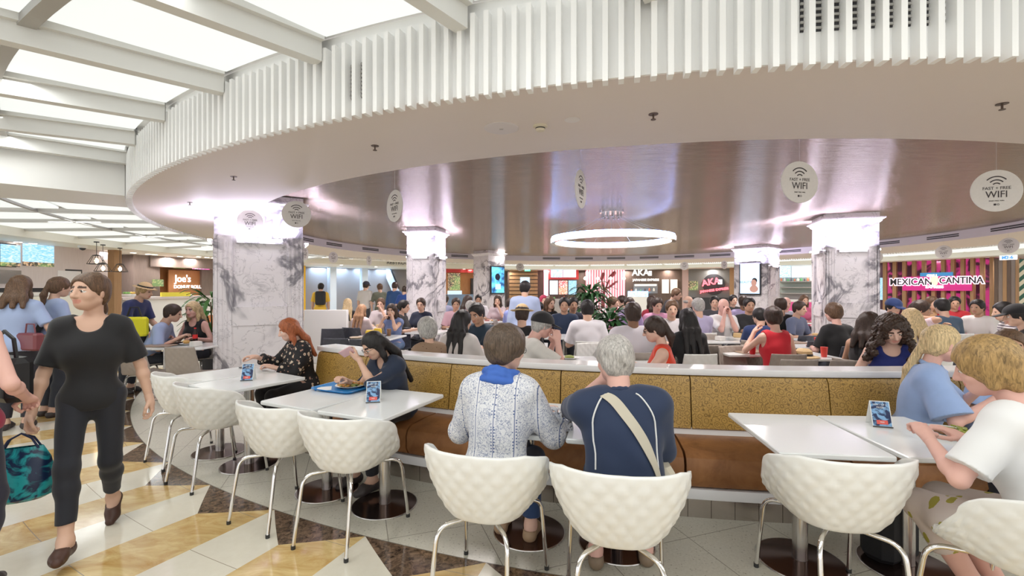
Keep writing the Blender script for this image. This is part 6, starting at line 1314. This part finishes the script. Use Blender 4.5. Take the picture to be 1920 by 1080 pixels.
C_(1748, 9.8, 556, 180, ('short', 'brown'), (.5, .3, .15), 'brown-haired diner far behind the woman holding a phone to her ear'); C_(1072, 11.6, 552, 160, ('long', 'brown'), (.5, .4, .45), 'distant diner in a mauve top before the red framed stall', hlen=.1); C_(1150, 9.2, 556, 120, ('short', 'brown'), (.45, .2, .3), 'distant diner in a plum top right of the tall plant'); C_(1165, 10.5, 553, -100, ('short', 'dark'), (.5, .42, .62), 'distant diner in a mauve shirt under the painted tree')
C_(1340, 9.8, 553, -160, ('short', 'black'), (.05, .05, .06), 'distant diner in dark grey below the round sushi logo'); C_(1180, 8.4, 557, 200, ('pony', 'dark'), (.3, .22, .4), 'diner in a purple top behind the broad man in white', hlen=.1); C_(835, 12.5, 553, 10, ('short', 'dark'), (.4, .42, .6), 'distant diner in a grey-blue shirt right of the second column'); C_(1260, 7.0, 563, -170, ('short', 'brown'), (.62, .60, .62), 'diner in a pale top beside the woman with long black hair')
C_(1500, 7.9, 565, 150, ('short', 'dark'), (.1, .12, .2), 'diner in dark blue before the pink lit counter'); C_(1508, 11.6, 552, 190, ('long', 'brown'), (.5, .1, .2), 'distant diner in a raspberry top beside the right column', hlen=.12)
# --- loose chairs and tables
for kind, px, Y, rz, lab in (('taupe', 1108, 4.75, -8, 'empty taupe quilted chair right of the man in the black cap'), ('taupe', 1472, 5.0, 2, 'empty taupe quilted chair just behind the banquette, below the red dress'), ('taupe', 1556, 4.95, -2, 'empty taupe quilted chair just behind the banquette, right of the straw hat'),
    ('taupe', 1380, 6.3, -20, 'empty taupe quilted chair left of the boy in navy'), ('taupe', 1338, 7.0, 175, 'empty taupe quilted chair behind the long black hair'), ('taupe', 1400, 5.6, 165, 'empty taupe quilted chair facing the viewer, left of the red dress'), ('slate', 1500, 7.4, 0, 'empty slate chair left of the right column'), ('slate', 1525, 6.6, 10, 'empty slate chair beside the black T-shirt diner'),
    ('slate', 629, 8.6, -10, 'empty slate chair left of the strawberry blonde'), ('slate', 645, 7.0, 5, 'empty slate chair draped with a dark coat behind the banquette end'), ('slate', 690, 6.9, 0, 'empty slate chair just behind the reading woman'), ('whiteside', 1838, 5.0, 30, 'empty white quilted chair at the right behind the curly-haired woman'), ('whiteside', 1790, 5.7, -60, 'empty white quilted chair left of the striped top'), ('whiteside', 1120, 5.9, 170, 'empty white quilted chair before the tall plant'),
    ('slate', 945, 7.2, 30, 'empty slate chair behind the man in dark teal'), ('taupe', 1210, 6.9, 20, 'empty taupe quilted chair behind the woman in orange-red'), ('taupe', 1310, 6.2, 0, 'empty taupe quilted chair right of the long black hair')):
    put(kind, *at(px, Y), rz, lab, 'empty quilted chairs inside the court')
for px, Y, rz, lab in ((1500, 5.65, 0, 'white table carrying the straw hat'), (1392, 6.0, 0, 'white table with a red cup beside the woman in red'), (700, 7.6, 0, 'white table with yellow packets before the cheek-resting woman'), (1345, 7.3, 0, 'white table before the bald man in white'), (1545, 7.2, 0, 'white table left of the right column'),
    (1840, 6.3, 0, 'white table at the right before the striped top'), (850, 5.65, 10, 'white table between the loose white blouse and the grey-haired woman'), (1068, 5.2, 0, 'white table before the man in the black cap'), (312, 6.62, 0, 'white table before the backpack man'), (362, 6.60, 0, 'white table before the blonde woman in the black vest top'), (1195, 4.9, 0, 'white table before the woman in orange-red')):
    x, y = at(px, Y)
    TABLES.append((x, y)); put('sq', x, y, rz, lab, 'white tables inside the court')
# straw hat on a table, red cup, packets, trays, cartons
x, y = at(1507, 5.45); r_ = empty('straw_hat', (x, y, .752), 0, 'straw hat with a dark band lying on a table behind the banquette', 'hat'); m = MB(); m.lathe([(.165, .004), (.16, .012), (.095, .02), (.088, .075), (.06, .10), (.01, .105)], 32); m.build('crown', M['straw'], r_); m = MB(); m.lathe([(.0965, .022), (.0925, .045)], 32, cap=False); m.build('hat_band', M['black'], r_)
x, y = at(1411, 5.7); m = MB(); m.lathe([(.032, 0), (.042, .13)], 16); o = m.build('paper_cup', mat('cup_red', (.55, .01, .02), .4), None, (x, y, .752)); m = MB(); m.lathe([(.044, .13), (.044, .14), (.038, .145)], 16); m.build('lid', M['white'], o); tag(o, 'red paper cup left of the woman in red', 'cup')
x, y = at(702, 7.55); r_ = empty('food_packet', (x, y, .752), 0, 'yellow takeaway packets on the table of the cheek-resting woman', 'packet'); m = MB(); m.rbox(-.14, .02, -.06, .06, 0, .13, .02, T(0, 0, 0, 15)); m.rbox(.0, .12, -.05, .05, 0, .16, .02, T(0, 0, 0, -10)); m.build('carton', mat('packet_yellow', (.75, .50, .03), .5), r_)
x, y = at(668, 7.5); p_ = plate(x, y, .11, mat('tan_bowl', (.45, .34, .22), .5), 'tan bowl on the table behind the reading woman')
x, y = at(862, 9.15); m = MB(); m.lathe([(.035, 0), (.035, .13), (.012, .2), (.012, .23)], 12); tag(m.build('green_bottle', mat('lime_bottle', (.45, .65, .02), .3), None, (x, y, .752)), 'lime green bottle before the man in pink check', 'bottle')
rr = random.Random(21); names = []
for i, (tx, ty) in enumerate(TABLES):
    if ty < 5: continue
    for j in range(rr.choice((1, 2, 2))):
        k = rr.choice(('cup', 'tray', 'plate', 'box')); x, y = tx+rr.uniform(-.2, .2), ty+(-.15 if j else .15)+rr.uniform(-.04, .04)
        if k == 'cup': m = MB(); m.lathe([(.030, 0), (.040, .12)], 14); o = m.build('paper_cup', mat('cup_%d' % rr.randint(0, 2), rr.choice(((.6, .05, .04), (.75, .74, .72), (.25, .14, .08))), .4), None, (x, y, .751)); tag(o, 'paper cup standing on a table inside the court', 'cup', 'paper cups on the court tables')
        elif k == 'tray': m = MB(); m.rbox(-.19, .19, -.13, .13, 0, .015, .006); o = m.build('food_tray', mat('tray_%d' % rr.randint(0, 2), rr.choice(((.03, .03, .035), (.28, .05, .04), (.35, .25, .18))), .4), None, (x, y, .751), rr.uniform(-15, 15)); tag(o, 'flat food tray lying on a table inside the court', 'tray', 'trays on the court tables')
        elif k == 'plate': o = plate(x, y, .11, M['white'], 'white plate of food on a table inside the court', .751); o['group'] = 'plates on the court tables'; s = Sdf(.01); s.ell((0, 0, .02), (.06, .05, .022)); V, Q = s.mesh(.014); obj('food', np_mesh('food', V, Q), mat('meal_%d' % (i % 3), ((.5, .3, .1), (.45, .12, .05), (.3, .35, .1))[i % 3], .6), o)
        else: m = MB(); m.rbox(-.06, .06, -.06, .06, 0, .07, .01); o = m.build('food_carton', mat('carton_%d' % rr.randint(0, 1), rr.choice(((.72, .70, .66), (.6, .42, .2))), .5), None, (x, y, .751), rr.uniform(0, 90)); tag(o, 'small food carton on a table inside the court', 'carton', 'cartons on the court tables')
# low white partition
x, y = at(612, 9.6); m = MB(); m.rbox(-.45, .45, -.06, .06, 0, 1.12, .01); tag(m.build('low_partition', M['white'], None, (x, y, 0)), 'low white partition behind the slate chairs, right of the big column', 'partition')
# ---------------------------------------------------------------- plants
def plant(px, Y, h, n, spread, lab, seed, leafc, flat=.5):
    x, y = at(px, Y); root = empty('potted_plant', (x, y, 0), 0, lab, 'plant'); rr = random.Random(seed); m = MB(); m.lathe([(.16, 0), (.22, .45), (.20, .46), (.19, .42)], 20); m.build('pot', M['dark'], root)
    m = MB(); st = MB()
    for i in range(5): a = rr.uniform(0, 6.28); st.tube([(0, 0, .4), (.05*math.cos(a), .05*math.sin(a), .4+(h-.4)*.5), (.14*math.cos(a), .14*math.sin(a), h*.88)], .012, 6)
    st.build('stem', mat('plant_stem', (.12, .10, .04), .7), root)
    for i in range(n):
        a = rr.uniform(0, 6.28); z0 = .45+(h-.5)*rr.random()**.8; L = rr.uniform(.22, .42)*spread; up = rr.uniform(.1, 1.1)*flat*1.4; o = Vector((.10*math.cos(a), .10*math.sin(a), z0)); w_ = .028+.02*rr.random(); ca, sa = math.cos(a), math.sin(a); vs = []
        for k in range(6):
            u = k/5; d = L*u; z = up*L*u*1.6-L*.9*u*u; ww_ = w_*math.sin(math.pi*min(.98, .12+u*.86))
            vs += [(o.x+ca*d-sa*ww_, o.y+sa*d+ca*ww_, o.z+z), (o.x+ca*d, o.y+sa*d, o.z+z-.008), (o.x+ca*d+sa*ww_, o.y+sa*d-ca*ww_, o.z+z)]
        m.add(vs, [(k*3+j, k*3+j+1, k*3+j+4, k*3+j+3) for k in range(5) for j in range(2)], None, True)
    o = m.build('foliage', leafc, root); return root
LG = mat('dark_green_leaf', (.03, .10, .03), .4, 0, var=.5, vs=8); LG2 = mat('fresh_green_leaf', (.06, .20, .04), .4, 0, var=.4, vs=8)
plant(1106, 9.4, 1.66, 190, 1.15, 'tall leafy green plant among the tables in the middle', 1, LG); plant(1144, 7.3, 1.28, 170, .95, 'dark bushy plant in front of the tall leafy plant', 2, LG); plant(398, 8.3, 1.50, 130, 1.2, 'bright green plant left of the big marble column', 3, LG2)
# ---------------------------------------------------------------- finish
for k, v in protos.items():
    if k not in used:
        for c in kids(v):
            for d in kids(c): bpy.data.objects.remove(d)
            bpy.data.objects.remove(c)
        bpy.data.objects.remove(v)
solidify_texts()
